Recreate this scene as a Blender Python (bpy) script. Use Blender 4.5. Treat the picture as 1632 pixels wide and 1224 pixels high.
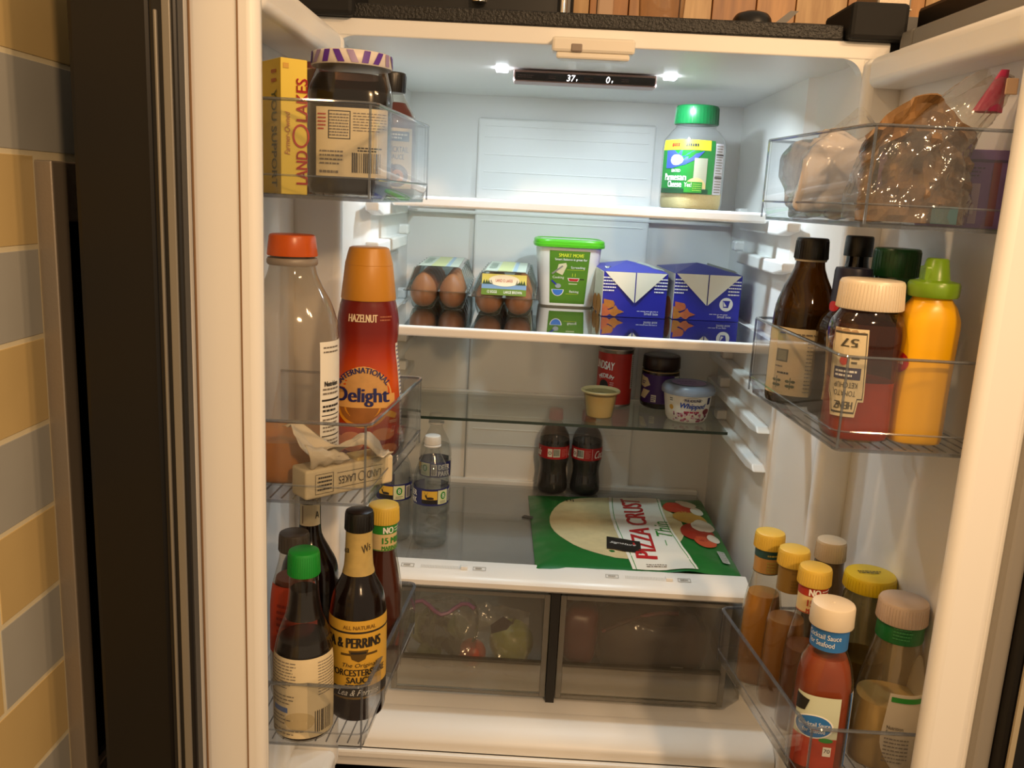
import bpy, math, random
from mathutils import Vector, Matrix, noise
random.seed(7)
for o in list(bpy.data.objects): bpy.data.objects.remove(o)
SC = bpy.context.scene
COL = SC.collection
PI = math.pi

# ------------------------------------------------------------------ camera, world, lights, exposure
def cam_axes(yaw, pitch, roll):
    f = Vector((math.sin(yaw)*math.cos(pitch), math.cos(yaw)*math.cos(pitch), -math.sin(pitch)))
    r = Vector((math.cos(yaw), -math.sin(yaw), 0)); u = r.cross(f)
    return r*math.cos(roll)+u*math.sin(roll), -r*math.sin(roll)+u*math.cos(roll), f
cd = bpy.data.cameras.new('camera'); cam = bpy.data.objects.new('camera', cd); COL.objects.link(cam)
cr, cu, cf = cam_axes(-.0147, .2098, .0501)
cam.matrix_world = Matrix(((cr.x, cu.x, -cf.x, -.0765), (cr.y, cu.y, -cf.y, -1.2929), (cr.z, cu.z, -cf.z, 1.4915), (0, 0, 0, 1)))
cd.sensor_width = 36; cd.lens = 1400/1632*36; cd.clip_start = .01
SC.camera = cam
wd = bpy.data.worlds.new('world'); SC.world = wd; wd.use_nodes = True
wd.node_tree.nodes['Background'].inputs[0].default_value = (1.0, .78, .53, 1)
wd.node_tree.nodes['Background'].inputs[1].default_value = .44
SC.view_settings.view_transform = 'Standard'; SC.view_settings.look = 'None'
SC.view_settings.exposure = 0.10; SC.view_settings.gamma = 1; SC.view_settings.use_curve_mapping = False
SC.cycles.use_denoising = True
SC.cycles.max_bounces = 14; SC.cycles.transparent_max_bounces = 40
SC.cycles.caustics_reflective = False; SC.cycles.caustics_refractive = False
SC.cycles.sample_clamp_indirect = 4

def lamp(name, loc, target, size, watts, col, spread=None, kind='AREA'):
    d = bpy.data.lights.new(name, kind); d.energy = watts; d.color = col
    if kind == 'AREA':
        d.shape = 'DISK'; d.size = size
        if spread: d.spread = spread
    else: d.shadow_soft_size = size
    o = bpy.data.objects.new(name, d); COL.objects.link(o); o.location = loc
    o.rotation_euler = (Vector(target)-Vector(loc)).to_track_quat('-Z', 'Y').to_euler()
    return o
WARM = (1.0, .63, .33)
lamp('ceiling_downlight_a', (.85, -1.30, 2.38), (-.1, -.2, 1.2), .10, 5.6, WARM)
lamp('ceiling_downlight_b', (1.05, -1.22, 2.38), (-.1, -.2, 1.2), .10, 5.6, WARM)
lamp('ceiling_downlight_c', (-.45, -.66, 2.36), (.36, -.36, 1.15), .08, .85, WARM, .95)
lamp('ceiling_downlight_d', (.74, -2.45, 2.46), (-.1, 0, 1.0), .14, 25, WARM)
LED = (.74, .90, 1.0)
lamp('fridge_led_left', (-.140, .20, 1.684), (-.16, .29, 1.30), .03, 1.15, LED, 2.75)
lamp('fridge_led_right', (.132, .20, 1.684), (.14, .29, 1.30), .03, 1.75, LED, 2.75)

# ------------------------------------------------------------------ materials
def hexc(h):
    h = h.lstrip('#'); c = [int(h[i:i+2], 16)/255 for i in (0, 2, 4)]
    return tuple(x/12.92 if x <= .04045 else ((x+.055)/1.055)**2.4 for x in c)+(1,)
MATS = {}
def mat(name, col, rough=.5, metal=0, spec=.5, emit=0, vary=0, scale=40, bump=0, bscale=200, coat=0, sss=0):
    if name in MATS: return MATS[name]
    m = bpy.data.materials.new(name); m.use_nodes = True; nt = m.node_tree
    b = nt.nodes['Principled BSDF']; c = hexc(col) if isinstance(col, str) else col
    b.inputs['Base Color'].default_value = c; b.inputs['Roughness'].default_value = rough
    b.inputs['Metallic'].default_value = metal; b.inputs['Specular IOR Level'].default_value = spec
    b.inputs['Coat Weight'].default_value = coat
    if sss:
        b.inputs['Subsurface Weight'].default_value = sss; b.inputs['Subsurface Radius'].default_value = (.01, .006, .004)
    if emit:
        b.inputs['Emission Color'].default_value = c; b.inputs['Emission Strength'].default_value = emit
    if vary or bump:
        tc = nt.nodes.new('ShaderNodeTexCoord')
    if vary:
        n = nt.nodes.new('ShaderNodeTexNoise'); n.inputs['Scale'].default_value = scale; n.inputs['Detail'].default_value = 4
        nt.links.new(tc.outputs['Object'], n.inputs['Vector'])
        mx = nt.nodes.new('ShaderNodeMix'); mx.data_type = 'RGBA'
        mx.inputs[6].default_value = tuple(x*(1-vary) for x in c[:3])+(1,)
        mx.inputs[7].default_value = tuple(min(1, x*(1+vary)) for x in c[:3])+(1,)
        nt.links.new(n.outputs['Fac'], mx.inputs[0]); nt.links.new(mx.outputs[2], b.inputs['Base Color'])
    if bump:
        n2 = nt.nodes.new('ShaderNodeTexNoise'); n2.inputs['Scale'].default_value = bscale; n2.inputs['Detail'].default_value = 3
        nt.links.new(tc.outputs['Object'], n2.inputs['Vector'])
        bp = nt.nodes.new('ShaderNodeBump'); bp.inputs['Strength'].default_value = bump; bp.inputs['Distance'].default_value = .002
        nt.links.new(n2.outputs['Fac'], bp.inputs['Height']); nt.links.new(bp.outputs['Normal'], b.inputs['Normal'])
    MATS[name] = m
    return m
def clear(name, tint='ffffff', refl=1.0, rough=.04, haze=0, hazecol='ffffff', ior=1.45, bump=0, bscale=30):
    """thin clear plastic or glass: tinted see-through, Fresnel gloss and a little cloudiness"""
    if name in MATS: return MATS[name]
    m = bpy.data.materials.new(name); m.use_nodes = True; nt = m.node_tree
    nt.nodes.remove(nt.nodes['Principled BSDF']); out = nt.nodes['Material Output']
    t = nt.nodes.new('ShaderNodeBsdfTransparent'); t.inputs[0].default_value = hexc(tint)
    g = nt.nodes.new('ShaderNodeBsdfGlossy'); g.inputs['Roughness'].default_value = rough
    fr = nt.nodes.new('ShaderNodeLayerWeight'); fr.inputs['Blend'].default_value = .5    # Schlick Fresnel, same from both sides
    pw = nt.nodes.new('ShaderNodeMath'); pw.operation = 'POWER'; pw.inputs[1].default_value = 5
    nt.links.new(fr.outputs['Facing'], pw.inputs[0]); f0 = ((ior-1)/(ior+1))**2
    ml = nt.nodes.new('ShaderNodeMath'); ml.operation = 'MULTIPLY_ADD'; ml.inputs[1].default_value = refl*(1-f0); ml.inputs[2].default_value = refl*f0; ml.use_clamp = True
    nt.links.new(pw.outputs[0], ml.inputs[0])
    base = t.outputs[0]
    if haze:
        d = nt.nodes.new('ShaderNodeBsdfDiffuse'); d.inputs[0].default_value = hexc(hazecol)
        mh = nt.nodes.new('ShaderNodeMixShader'); mh.inputs[0].default_value = haze
        nt.links.new(base, mh.inputs[1]); nt.links.new(d.outputs[0], mh.inputs[2]); base = mh.outputs[0]
    mx = nt.nodes.new('ShaderNodeMixShader')
    nt.links.new(ml.outputs[0], mx.inputs[0]); nt.links.new(base, mx.inputs[1]); nt.links.new(g.outputs[0], mx.inputs[2])
    nt.links.new(mx.outputs[0], out.inputs['Surface'])
    if bump:
        tc = nt.nodes.new('ShaderNodeTexCoord'); n2 = nt.nodes.new('ShaderNodeTexNoise'); n2.inputs['Scale'].default_value = bscale
        n2.inputs['Detail'].default_value = 3
        bp = nt.nodes.new('ShaderNodeBump'); bp.inputs['Strength'].default_value = bump; bp.inputs['Distance'].default_value = .01
        nt.links.new(tc.outputs['Object'], n2.inputs['Vector']); nt.links.new(n2.outputs['Fac'], bp.inputs['Height'])
        nt.links.new(bp.outputs['Normal'], g.inputs['Normal']); nt.links.new(bp.outputs['Normal'], fr.inputs['Normal'])
    MATS[name] = m
    return m
def wood_mat(name, a, b_):
    m = bpy.data.materials.new(name); m.use_nodes = True; nt = m.node_tree; b = nt.nodes['Principled BSDF']
    tc = nt.nodes.new('ShaderNodeTexCoord'); mp = nt.nodes.new('ShaderNodeMapping'); mp.inputs['Scale'].default_value = (40, 40, 3)
    n = nt.nodes.new('ShaderNodeTexNoise'); n.inputs['Scale'].default_value = 1.5; n.inputs['Detail'].default_value = 6
    cr_ = nt.nodes.new('ShaderNodeValToRGB'); cr_.color_ramp.elements[0].color = hexc(a); cr_.color_ramp.elements[1].color = hexc(b_)
    cr_.color_ramp.elements[0].position = .3; cr_.color_ramp.elements[1].position = .7
    nt.links.new(tc.outputs['Object'], mp.inputs[0]); nt.links.new(mp.outputs[0], n.inputs['Vector'])
    nt.links.new(n.outputs['Fac'], cr_.inputs[0]); nt.links.new(cr_.outputs[0], b.inputs['Base Color']); b.inputs['Roughness'].default_value = .4
    return m
WHITE = mat('fridge_liner_white', 'f0efec', .38, vary=.015, scale=6)
TRIMW = mat('shelf_trim_white', 'f0efec', .3)
BLACK = mat('black_case', '17140f', .45, bump=.25, bscale=260)
BLACKTEX = mat('textured_black', '151310', .45, bump=1.0, bscale=240)
BLACKP = mat('black_plastic', '161412', .35)
DOORBLK = mat('black_door_skin', '19150f', .42, metal=.3)
GREY = mat('gasket_grey', '8b867e', .6)
DGREY = mat('dark_gasket', '3a3732', .6)
STEEL = mat('brushed_steel', 'a89c8c', .45, metal=.55, bump=.1, bscale=300)
BIN = clear('clear_bin_plastic', 'f6f7f8', 1.0, .03, haze=.018, hazecol='c8ccd6')
BINEDGE = clear('bin_edge_plastic', 'c8ccd2', 1.6, .06, haze=.16, hazecol='a4acb8')
SHELFGL = clear('shelf_glass', 'f2f5f4', 1.8, .03, haze=.05, hazecol='8d9290')
GLASSG = clear('green_edge_glass', 'f5f8f6', 1.2, .02, haze=.02, hazecol='9aa69c')
GLEDGE = mat('glass_cut_edge', '2f3d33', .2)
DRAWER = clear('drawer_plastic', 'fafaf8', 1.1, .08, haze=.06, hazecol='e6e2d8')
PET = clear('clear_bottle_plastic', 'f4f5f5', 1.15, .05, haze=.035, hazecol='dfe3e4')
GLS = clear('clear_bottle_glass', 'f2f0ea', 1.1, .03, haze=.008, hazecol='d8d2c4')
JUGM = clear('cloudy_jug_plastic', 'e8e4dc', 1.1, .08, haze=.12, hazecol='b8aa98')
BAGM = clear('thin_clear_bag', 'f2f1ee', 2.6, .10, haze=.07, hazecol='d8d4cc', bump=1.0, bscale=28)
BAGG = clear('milky_bag', 'd6d0cc', 1.5, .2, haze=.94, hazecol='d6ccc6', bump=.5, bscale=18)
PAPERC = mat('label_cream', 'e2d2ac', .6, vary=.05, scale=60)
PAPERW = mat('label_white', 'e9e6dc', .55)
INK = mat('ink_black', '26211c', .6)
INKG = mat('ink_grey', '7a7268', .6)
WHITEP = mat('print_white', 'f1f0ea', .5)
RED = mat('print_red', 'b41a1e', .45)
BLUE = mat('print_blue', '2733a0', .45)
NAVY = mat('print_navy', '1d2160', .45)
GREEN = mat('print_green', '2c8a2c', .45)
YELLOW = mat('print_yellow', 'e8cf1c', .45)

# ------------------------------------------------------------------ mesh helpers
class MB:
    def __init__(s): s.v = []; s.f = []; s.mi = []; s.m = []
    def slot(s, m):
        if m not in s.m: s.m.append(m)
        return s.m.index(m)
    def add(s, vs, fs, m=None):
        b = len(s.v); s.v += [tuple(p) for p in vs]; k = s.slot(m) if m else 0
        for f in fs: s.f.append(tuple(i+b for i in f)); s.mi.append(k)
        return s
    def box(s, x0, x1, y0, y1, z0, z1, m=None):
        return s.add([(x0,y0,z0),(x1,y0,z0),(x1,y1,z0),(x0,y1,z0),(x0,y0,z1),(x1,y0,z1),(x1,y1,z1),(x0,y1,z1)],
            [(0,3,2,1),(4,5,6,7),(0,1,5,4),(1,2,6,5),(2,3,7,6),(3,0,4,7)], m)
    def prism(s, poly, z0, z1, m=None):
        n = len(poly)
        a = sum(poly[i][0]*poly[(i+1)%n][1]-poly[(i+1)%n][0]*poly[i][1] for i in range(n))
        if a < 0: poly = poly[::-1]
        vs = [(x,y,z0) for x,y in poly]+[(x,y,z1) for x,y in poly]
        fs = [tuple(range(n-1,-1,-1)), tuple(range(n,2*n))]+[(i,(i+1)%n,(i+1)%n+n,i+n) for i in range(n)]
        return s.add(vs, fs, m)
    def prism_x(s, poly, x0, x1, m=None):   # polygon in (y,z) swept along x
        n = len(poly); a = sum(poly[i][0]*poly[(i+1)%n][1]-poly[(i+1)%n][0]*poly[i][1] for i in range(n))
        if a < 0: poly = poly[::-1]
        vs = [(x0,y,z) for y,z in poly]+[(x1,y,z) for y,z in poly]
        fs = [tuple(range(n-1,-1,-1)), tuple(range(n,2*n))]+[(i,(i+1)%n,(i+1)%n+n,i+n) for i in range(n)]
        return s.add(vs, fs, m)
    def bar(s, a, b, w, h, m=None, up=(0,0,1)):   # rectangular bar from a to b
        a = Vector(a); b = Vector(b); d = (b-a).normalized(); x = d.cross(Vector(up)).normalized(); y = x.cross(d)
        vs = [p+x*sx*w/2+y*sy*h/2 for p in (a,b) for sx,sy in ((-1,-1),(1,-1),(1,1),(-1,1))]
        return s.add(vs, [(0,1,2,3),(7,6,5,4),(0,4,5,1),(1,5,6,2),(2,6,7,3),(3,7,4,0)], m)
    def tube(s, pts, r, m=None, seg=8):
        pts = [Vector(p) for p in pts]; vs = []; n = len(pts)
        for i, p in enumerate(pts):
            d = (pts[min(i+1,n-1)]-pts[max(i-1,0)]).normalized()
            x = d.cross(Vector((0,0,1)))
            if x.length < .05: x = d.cross(Vector((0,1,0)))
            x.normalize(); y = x.cross(d)
            vs += [p+x*math.cos(2*PI*k/seg)*r+y*math.sin(2*PI*k/seg)*r for k in range(seg)]
        fs = [(i*seg+k, i*seg+(k+1)%seg, (i+1)*seg+(k+1)%seg, (i+1)*seg+k) for i in range(n-1) for k in range(seg)]
        fs += [tuple(range(seg-1,-1,-1)), tuple((n-1)*seg+k for k in range(seg))]
        return s.add(vs, fs, m)
    def grid(s, fn, nu, nv, m=None, wrap=False):
        vs = [fn(i/nu, j/nv) for j in range(nv+1) for i in range(nu+(0 if wrap else 1))]
        w = nu if wrap else nu+1
        fs = [(j*w+i, j*w+(i+1)%w, (j+1)*w+(i+1)%w, (j+1)*w+i) for j in range(nv) for i in range(nu)]
        return s.add(vs, fs, m)
    def build(s, name, m=None, parent=None, smooth=None, bevel=0, seg=2, loc=None):
        me = bpy.data.meshes.new(name); me.from_pydata(s.v, [], s.f); me.update()
        for x in (s.m if s.m else [m]): me.materials.append(x)
        if s.m: me.polygons.foreach_set('material_index', s.mi)
        if smooth:
            me.shade_smooth(); me.set_sharp_from_angle(angle=math.radians(smooth))
        o = bpy.data.objects.new(name, me); COL.objects.link(o)
        if parent: o.parent = parent
        if loc: o.location = loc
        if bevel:
            b = o.modifiers.new('bevel', 'BEVEL'); b.width = bevel; b.segments = seg; b.limit_method = 'ANGLE'; b.angle_limit = .6
        return o
def tag(o, label, cat, group=None, kind=None):
    if label: o['label'] = label
    if cat: o['category'] = cat
    if group: o['group'] = group
    if kind: o['kind'] = kind
    return o
def thing(name, label, cat, loc=(0,0,0), rz=0, group=None):
    o = bpy.data.objects.new(name, None); COL.objects.link(o); o.location = loc; o.rotation_euler = (0,0,rz)
    o.empty_display_size = .02
    return tag(o, label, cat, group)
def part(name, mb, m, parent, **k): return mb.build(name, m, parent, **k)

class Lathe:
    """body of revolution with rounded-square sections: profile rows (z, rx[, ry, n])"""
    def __init__(s, prof, seg=40):
        s.p = [(q[0], q[1], q[2] if len(q) > 2 else q[1], q[3] if len(q) > 3 else 2) for q in prof]; s.seg = seg
    def at(s, z):
        p = s.p
        if z <= p[0][0]: return p[0][1:]
        for a, b in zip(p, p[1:]):
            if z <= b[0]:
                t = (z-a[0])/max(1e-9, b[0]-a[0]); return tuple(a[k]+(b[k]-a[k])*t for k in (1,2,3))
        return p[-1][1:]
    @staticmethod
    def rad(a, rx, ry, n):
        if rx < 1e-6: return 0
        return (abs(math.sin(a)/rx)**n+abs(math.cos(a)/ry)**n)**(-1/n)
    def pt(s, a, z, off=0):
        r = s.rad(a, *s.at(z))+off
        return Vector((r*math.sin(a), -r*math.cos(a), z))
    def mesh(s, off=0, zmax=None, mb=None, m=None, caps=(True, True), zmin=None):
        mb = mb or MB(); rows = list(s.p)
        if zmin is not None: rows = [(zmin,)+tuple(s.at(zmin))]+[q for q in rows if q[0] > zmin+1e-6]
        if zmax is not None:
            rows = [q for q in rows if q[0] < zmax-1e-6]+[(zmax,)+tuple(s.at(zmax))]
        if off: rows[0] = (rows[0][0]+abs(off),)+rows[0][1:]
        n = s.seg; vs = []
        for z, rx, ry, e in rows:
            for k in range(n):
                a = 2*PI*k/n; r = max(1e-4, s.rad(a, rx, ry, e)+off); vs.append((r*math.sin(a), -r*math.cos(a), z))
        fs = [(j*n+k, j*n+(k+1)%n, (j+1)*n+(k+1)%n, (j+1)*n+k) for j in range(len(rows)-1) for k in range(n)]
        if caps[0]: fs.append(tuple(range(n-1,-1,-1)))
        if caps[1]: fs.append(tuple((len(rows)-1)*n+k for k in range(n)))
        return mb.add(vs, fs, m)
def smooth_prof(pts, sub=4):
    """Catmull-Rom through profile rows (z, r, ...)"""
    pts = [(q[0], q[1], q[2] if len(q) > 2 else q[1], q[3] if len(q) > 3 else 2) for q in pts]
    out = []; n = len(pts); L = 4
    for i in range(n-1):
        p0, p1, p2, p3 = pts[max(0,i-1)], pts[i], pts[i+1], pts[min(n-1,i+2)]
        for k in range(sub):
            t = k/sub
            row = [p1[0]+(p2[0]-p1[0])*t]
            for c in range(1, L):
                v = .5*(2*p1[c]+(p2[c]-p0[c])*t+(2*p0[c]-5*p1[c]+4*p2[c]-p3[c])*t*t+(3*p1[c]-p0[c]-3*p2[c]+p3[c])*t**3)
                row.append(v)
            out.append(tuple(row))
    out.append(tuple(pts[-1])); return out
TXT = {}
def text2d(s):
    """flat lettering as (vertices, faces, width, height) at size 1, left-bottom at the origin"""
    if s in TXT: return TXT[s]
    cu_ = bpy.data.curves.new('t', 'FONT'); cu_.body = s; cu_.size = 1; cu_.resolution_u = 3
    o = bpy.data.objects.new('t', cu_); COL.objects.link(o)
    bpy.context.view_layer.update()
    me = bpy.data.meshes.new_from_object(o.evaluated_get(bpy.context.evaluated_depsgraph_get()))
    vs = [(v.co.x, v.co.y) for v in me.vertices]; fs = [tuple(p.vertices) for p in me.polygons]
    bpy.data.objects.remove(o); bpy.data.curves.remove(cu_); bpy.data.meshes.remove(me)
    x0 = min(v[0] for v in vs); x1 = max(v[0] for v in vs); y0 = min(v[1] for v in vs); y1 = max(v[1] for v in vs)
    TXT[s] = ([(x-x0, y-y0) for x, y in vs], fs, x1-x0, y1-y0)
    return TXT[s]
class Decal:
    """flat print laid on a surface; S(u, v, off) maps label metres to space"""
    def __init__(s, S): s.S = S; s.base = MB(); s.ink = MB()
    def rect(s, u0, v0, u1, v1, m, off=2, base=False):
        nu = max(1, int(abs(u1-u0)/.004)); nv = max(1, int(abs(v1-v0)/.008))
        (s.base if base else s.ink).grid(lambda a, b: s.S(u0+(u1-u0)*a, v0+(v1-v0)*b, off*.00022), nu, nv, m)
        return s
    def paper(s, u0, v0, u1, v1, m, off=1): return s.rect(u0, v0, u1, v1, m, off, True)
    def ell(s, cu_, cv, ru, rv, m, off=3, a0=0, a1=2*PI, base=False):
        n = 28; (s.base if base else s.ink).grid(lambda a, b: s.S(cu_+ru*b*math.cos(a0+(a1-a0)*a), cv+rv*b*math.sin(a0+(a1-a0)*a), off*.00022), n, 3, m)
        return s
    def ring(s, cu_, cv, ru, rv, w, m, off=4, a0=0, a1=2*PI):
        s.ink.grid(lambda a, b: s.S(cu_+(ru-w*b)*math.cos(a0+(a1-a0)*a), cv+(rv-w*b)*math.sin(a0+(a1-a0)*a), off*.00022), 32, 1, m)
        return s
    def poly(s, pts, m, off=3, base=False):   # convex; refined fan
        n = len(pts); cx = sum(p[0] for p in pts)/n; cy = sum(p[1] for p in pts)/n; q = []
        for i in range(n):
            a, b = pts[i], pts[(i+1)%n]
            for k in range(4): q.append((a[0]+(b[0]-a[0])*k/4, a[1]+(b[1]-a[1])*k/4))
        N = len(q); vs = [s.S(cx+(x-cx)*t, cy+(y-cy)*t, off*.00022) for t in (.0001, .34, .67, 1) for x, y in q]
        fs = [(j*N+i, j*N+(i+1)%N, (j+1)*N+(i+1)%N, (j+1)*N+i) for j in range(3) for i in range(N)]
        (s.base if base else s.ink).add(vs, fs, m); return s
    def text(s, t, u, v, h, m, w=None, rot=0, off=5, arc=None, bold=0, shear=0):
        vs, fs, tw, th = text2d(t); k = h/max(.45, th) if th < .45 else h/th
        kx = (w/tw) if w else k; c, sn = math.cos(rot), math.sin(rot); out = []
        for x, y in vs:
            X = (x-tw/2)*kx; Y = (y-th/2)*k; X += shear*Y
            if arc:
                a = X/arc; X, Y = (arc+Y)*math.sin(a), (arc+Y)*math.cos(a)-arc
            out.append(s.S(u+X*c-Y*sn, v+X*sn+Y*c, off*.00022))
        s.ink.add(out, fs, m)
        if bold:
            for d in (-bold, bold): 
                o2 = []
                for x, y in vs:
                    X = (x-tw/2)*kx+d; Y = (y-th/2)*k; X += shear*Y
                    if arc:
                        a = X/arc; X, Y = (arc+Y)*math.sin(a), (arc+Y)*math.cos(a)-arc
                    o2.append(s.S(u+X*c-Y*sn, v+X*sn+Y*c, (off+.2)*.00022))
                s.ink.add(o2, fs, m)
        return s
    def fine(s, u0, v0, u1, v1, rows, m, fill=.45, off=4):
        dv = (v1-v0)/rows
        for r in range(rows):
            u = u0; v = v1-(r+.5)*dv
            end = u1-(random.random()*.3*(u1-u0) if r == rows-1 or random.random() < .25 else 0)
            while u < end:
                w = min(end-u, (u1-u0)*random.uniform(.06, .2)); s.rect(u, v-dv*fill/2, u+w, v+dv*fill/2, m, off); u += w+(u1-u0)*.03
        return s
    def bars(s, u0, v0, u1, v1, m, n=16, off=4):
        for i in range(n):
            w = (u1-u0)/n; s.rect(u0+i*w, v0, u0+i*w+w*random.choice((.3,.45,.65)), v1, m, off)
        return s
    def build(s, parent, name='label', smooth=40, label=None):
        o = s.base.build(name, None, parent, smooth=smooth) if s.base.v else None
        if s.ink.v: s.ink.build('print' if o else name, None, o or parent, smooth=smooth)
        if label and o: o['label'] = label
        return o
def wrap(L, a0, zc):      # label space on a Lathe: u along the arc from angle a0, v up from height zc
    r = max(.006, L.rad(a0, *L.at(zc)))
    return lambda u, v, off: L.pt(a0+u/r, zc+v, off)
def flat(o, ux, uv, n=None):
    o = Vector(o); ux = Vector(ux).normalized(); uv = Vector(uv).normalized(); n = Vector(n).normalized() if n else ux.cross(uv)
    return lambda u, v, off: o+ux*u+uv*v+n*off
def bottle(name, label, cat, loc, prof, m, rz=0, cap=None, contents=None, group=None, seg=40, inset=-.0025, lean=None):
    t = thing(name, label, cat, loc, rz, group); L = Lathe(prof, seg)
    if lean: t.rotation_euler = (lean[0], lean[1], rz)
    b = part('body', L.mesh(), m, t, smooth=35)
    if contents:
        z, cm = contents; part('contents', L.mesh(off=inset, zmax=z), cm, t, smooth=35)
    if cap: cap_part(t, *cap)
    return t, L
def cap_part(t, z0, z1, r, m, ridges=0, r1=None, name='cap', n=2, ry=None):
    r1 = r1 or r*.97; k = (ry or r)/r
    Lc = Lathe([(z0, r*.985, r*.985*k, n), (z0+.001, r, r*k, n), (z1-.003, r1, r1*k, n), (z1-.0008, r1*.96, r1*.96*k, n), (z1, r1*.88, r1*.88*k, n)], 36)
    c = part(name, Lc.mesh(), m, t, smooth=40)
    if ridges:
        mb = MB()
        for i in range(ridges):
            a = 2*PI*i/ridges; rr = r+.0002; p = Vector((rr*math.sin(a), -rr*math.cos(a)*k, z0+.001)); q = Vector((r1*math.sin(a), -r1*math.cos(a)*k, z1-.004))
            mb.bar(p, q, .0006, .0006)
        g = part('grip_ridges', mb, m, c)
    return c

# ------------------------------------------------------------------ the room
fl = MB().box(-.72, 1.6, -2.9, .80, -.05, 0).build('floor', mat('floor_brown', '5a4030', .5, vary=.15, scale=3))
tag(fl, 'brown kitchen floor', None, kind='structure')
wb = MB().box(-.72, 1.6, .76, .82, 0, 2.5).build('wall_back', mat('wall_back_brown', '4a3624', .7)); tag(wb, 'wood panelled wall behind the refrigerator', None, kind='structure')  # one even dark brown on the backing behind the planks
PL = [wood_mat('wood_plank_a', 'a8713c', 'd79c5c'), wood_mat('wood_plank_b', '9a6232', 'c98a4a'), wood_mat('wood_plank_c', 'b98a52', 'e6bd83')]
x = -.70; k = 0
while x < 1.5:
    w = (.085, .11, .07, .095)[k % 4]
    MB().box(x+.001, x+w-.001, .745, .76, .0, 2.5).build('plank', PL[(k*2) % 3], wb, bevel=.0015); x += w; k += 1
wl = MB().box(-.66, -.6008, -2.9, .80, 0, 2.5).build('wall_left', mat('grout_cream', 'e6dab8', .8, vary=.06, scale=80)); tag(wl, 'side wall tiled in alternating tan and grey-blue rows', None, kind='structure')
TAN = mat('tile_tan', 'd8bd84', .28, vary=.10, scale=9, bump=.15, bscale=14); TBL = mat('tile_grey_blue', 'b4b3ac', .28, vary=.10, scale=9, bump=.15, bscale=14)
tiles = {}
def tile(y0, y1, z0, z1, m):
    key = (round(y1-y0, 4), round(z1-z0, 4), m.name)
    if key not in tiles:
        o = MB().box(-.607, -.600, 0, y1-y0, 0, z1-z0).build('tile', m, wl, bevel=.0006)
        tiles[key] = o
    else:
        o = tiles[key].copy(); COL.objects.link(o)
    o.location = (0, y0, z0)
ROW = .0958; zb = 1.514-10*ROW; EDGE = -.363
OV0, OV1 = .735, 1.505        # height of the framed appliance on this wall
for r in range(0, 17):
    z0 = zb+r*ROW; z1 = z0+ROW-.0055
    m = TBL if r % 2 == 0 else TAN
    end = EDGE if (z0 < OV1-.01 and z1 > OV0+.02) else .55
    if z0 >= 1.50 or z1 < OV0+.01: end = .55
    y = end; first = (.115, .19, .27, .19, .115)[r % 5] if r != 4 else .118
    kk = 0
    while y > -1.1:
        w = first if kk == 0 else .29
        if end > 0 and kk == 0: w = .29-.05*(r % 3)
        mm = m if not (kk == 1 and r == 4) else TAN
        tile(y-w+.005, y, z0, z1, mm); y -= w; kk += 1
t = thing('wall_oven', 'tall black glass appliance door in a stainless steel frame set in the tiled wall', 'oven', (-.60, -.36, OV0))
mb = MB().box(-.006, .004, .012, .9, .03, .705); part('glass', mb, mat('oven_black_glass', '0c0906', .12), t)
part('side_rail', MB().box(-.006, .018, 0, .030, 0, .77), STEEL, t, bevel=.002)
part('top_rail', MB().box(-.006, .012, .030, .9, .705, .77), STEEL, t, bevel=.002)
part('bottom_rail', MB().box(-.006, .012, .030, .9, 0, .028), STEEL, t, bevel=.002)
part('glass_trim', MB().box(.002, .009, .030, .034, .028, .705), mat('trim_bright', 'd8cdb8', .25, metal=1), t)

# ------------------------------------------------------------------ refrigerator: cabinet and liner
HW, ZT, ZB = .368, 1.700, .605         # opening half width, top, bottom
FR = thing('refrigerator', 'black french door refrigerator standing open with white lit interior', 'refrigerator', (0, .3, 0))
def fp(name, mb, m, parent=None, **k):
    o = mb.build(name, m, parent or FR, **k)
    if (parent or FR) is FR: o.location = (0, -.3, 0)
    return o
mb = MB().box(-.418, -.402, .005, .70, .02, 1.745).box(.402, .418, .005, .70, .02, 1.745).box(-.402, .402, .68, .70, .02, 1.745)
mb.box(-.402, .402, .006, .68, 1.7245, 1.738).box(-.402, .402, .03, .68, .02, .05)
cab = fp('cabinet', mb, BLACK)
fp('top_edge', MB().box(-.414, .335, -.004, .02, 1.7235, 1.743), BLACKTEX, bevel=.002)['label'] = 'textured black front edge of the cabinet top'
for sx in (-1, 1):
    hc = fp('hinge_cover', MB().box(min(sx*.338, sx*.416), max(sx*.338, sx*.416), -.02, .10, 1.7235, 1.772), mat('hinge_black', '0d0b09', .75), bevel=.006)
# flange around the opening
mb = MB().box(-.402, .402, -.002, .02, ZT, 1.7235).box(-.402, -HW, -.002, .02, .56, ZT).box(HW, .402, -.002, .02, .56, ZT).box(-HW, HW, -.002, .02, .555, ZB-.012)
fp('front_flange', mb, WHITE, bevel=.002)
# liner walls
wallp = [(HW, .0), (.354, .135), (.352, .142), (.341, .156), (.341, .592), (.405, .592), (.405, 0)]
fp('liner_wall', MB().prism(wallp, ZB-.02, ZT+.004), WHITE, smooth=25)
fp('liner_wall', MB().prism([(-a, b) for a, b in wallp], ZB-.02, ZT+.004), WHITE, smooth=25)
fp('liner_back', MB().box(-.36, .36, .590, .61, ZB-.02, ZT+.004), WHITE)
fp('liner_ceiling', MB().prism_x([(.0, ZT), (.06, 1.6955), (.59, 1.692), (.59, 1.712), (.0, 1.712)], -.37, .37), WHITE, smooth=20)
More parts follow.
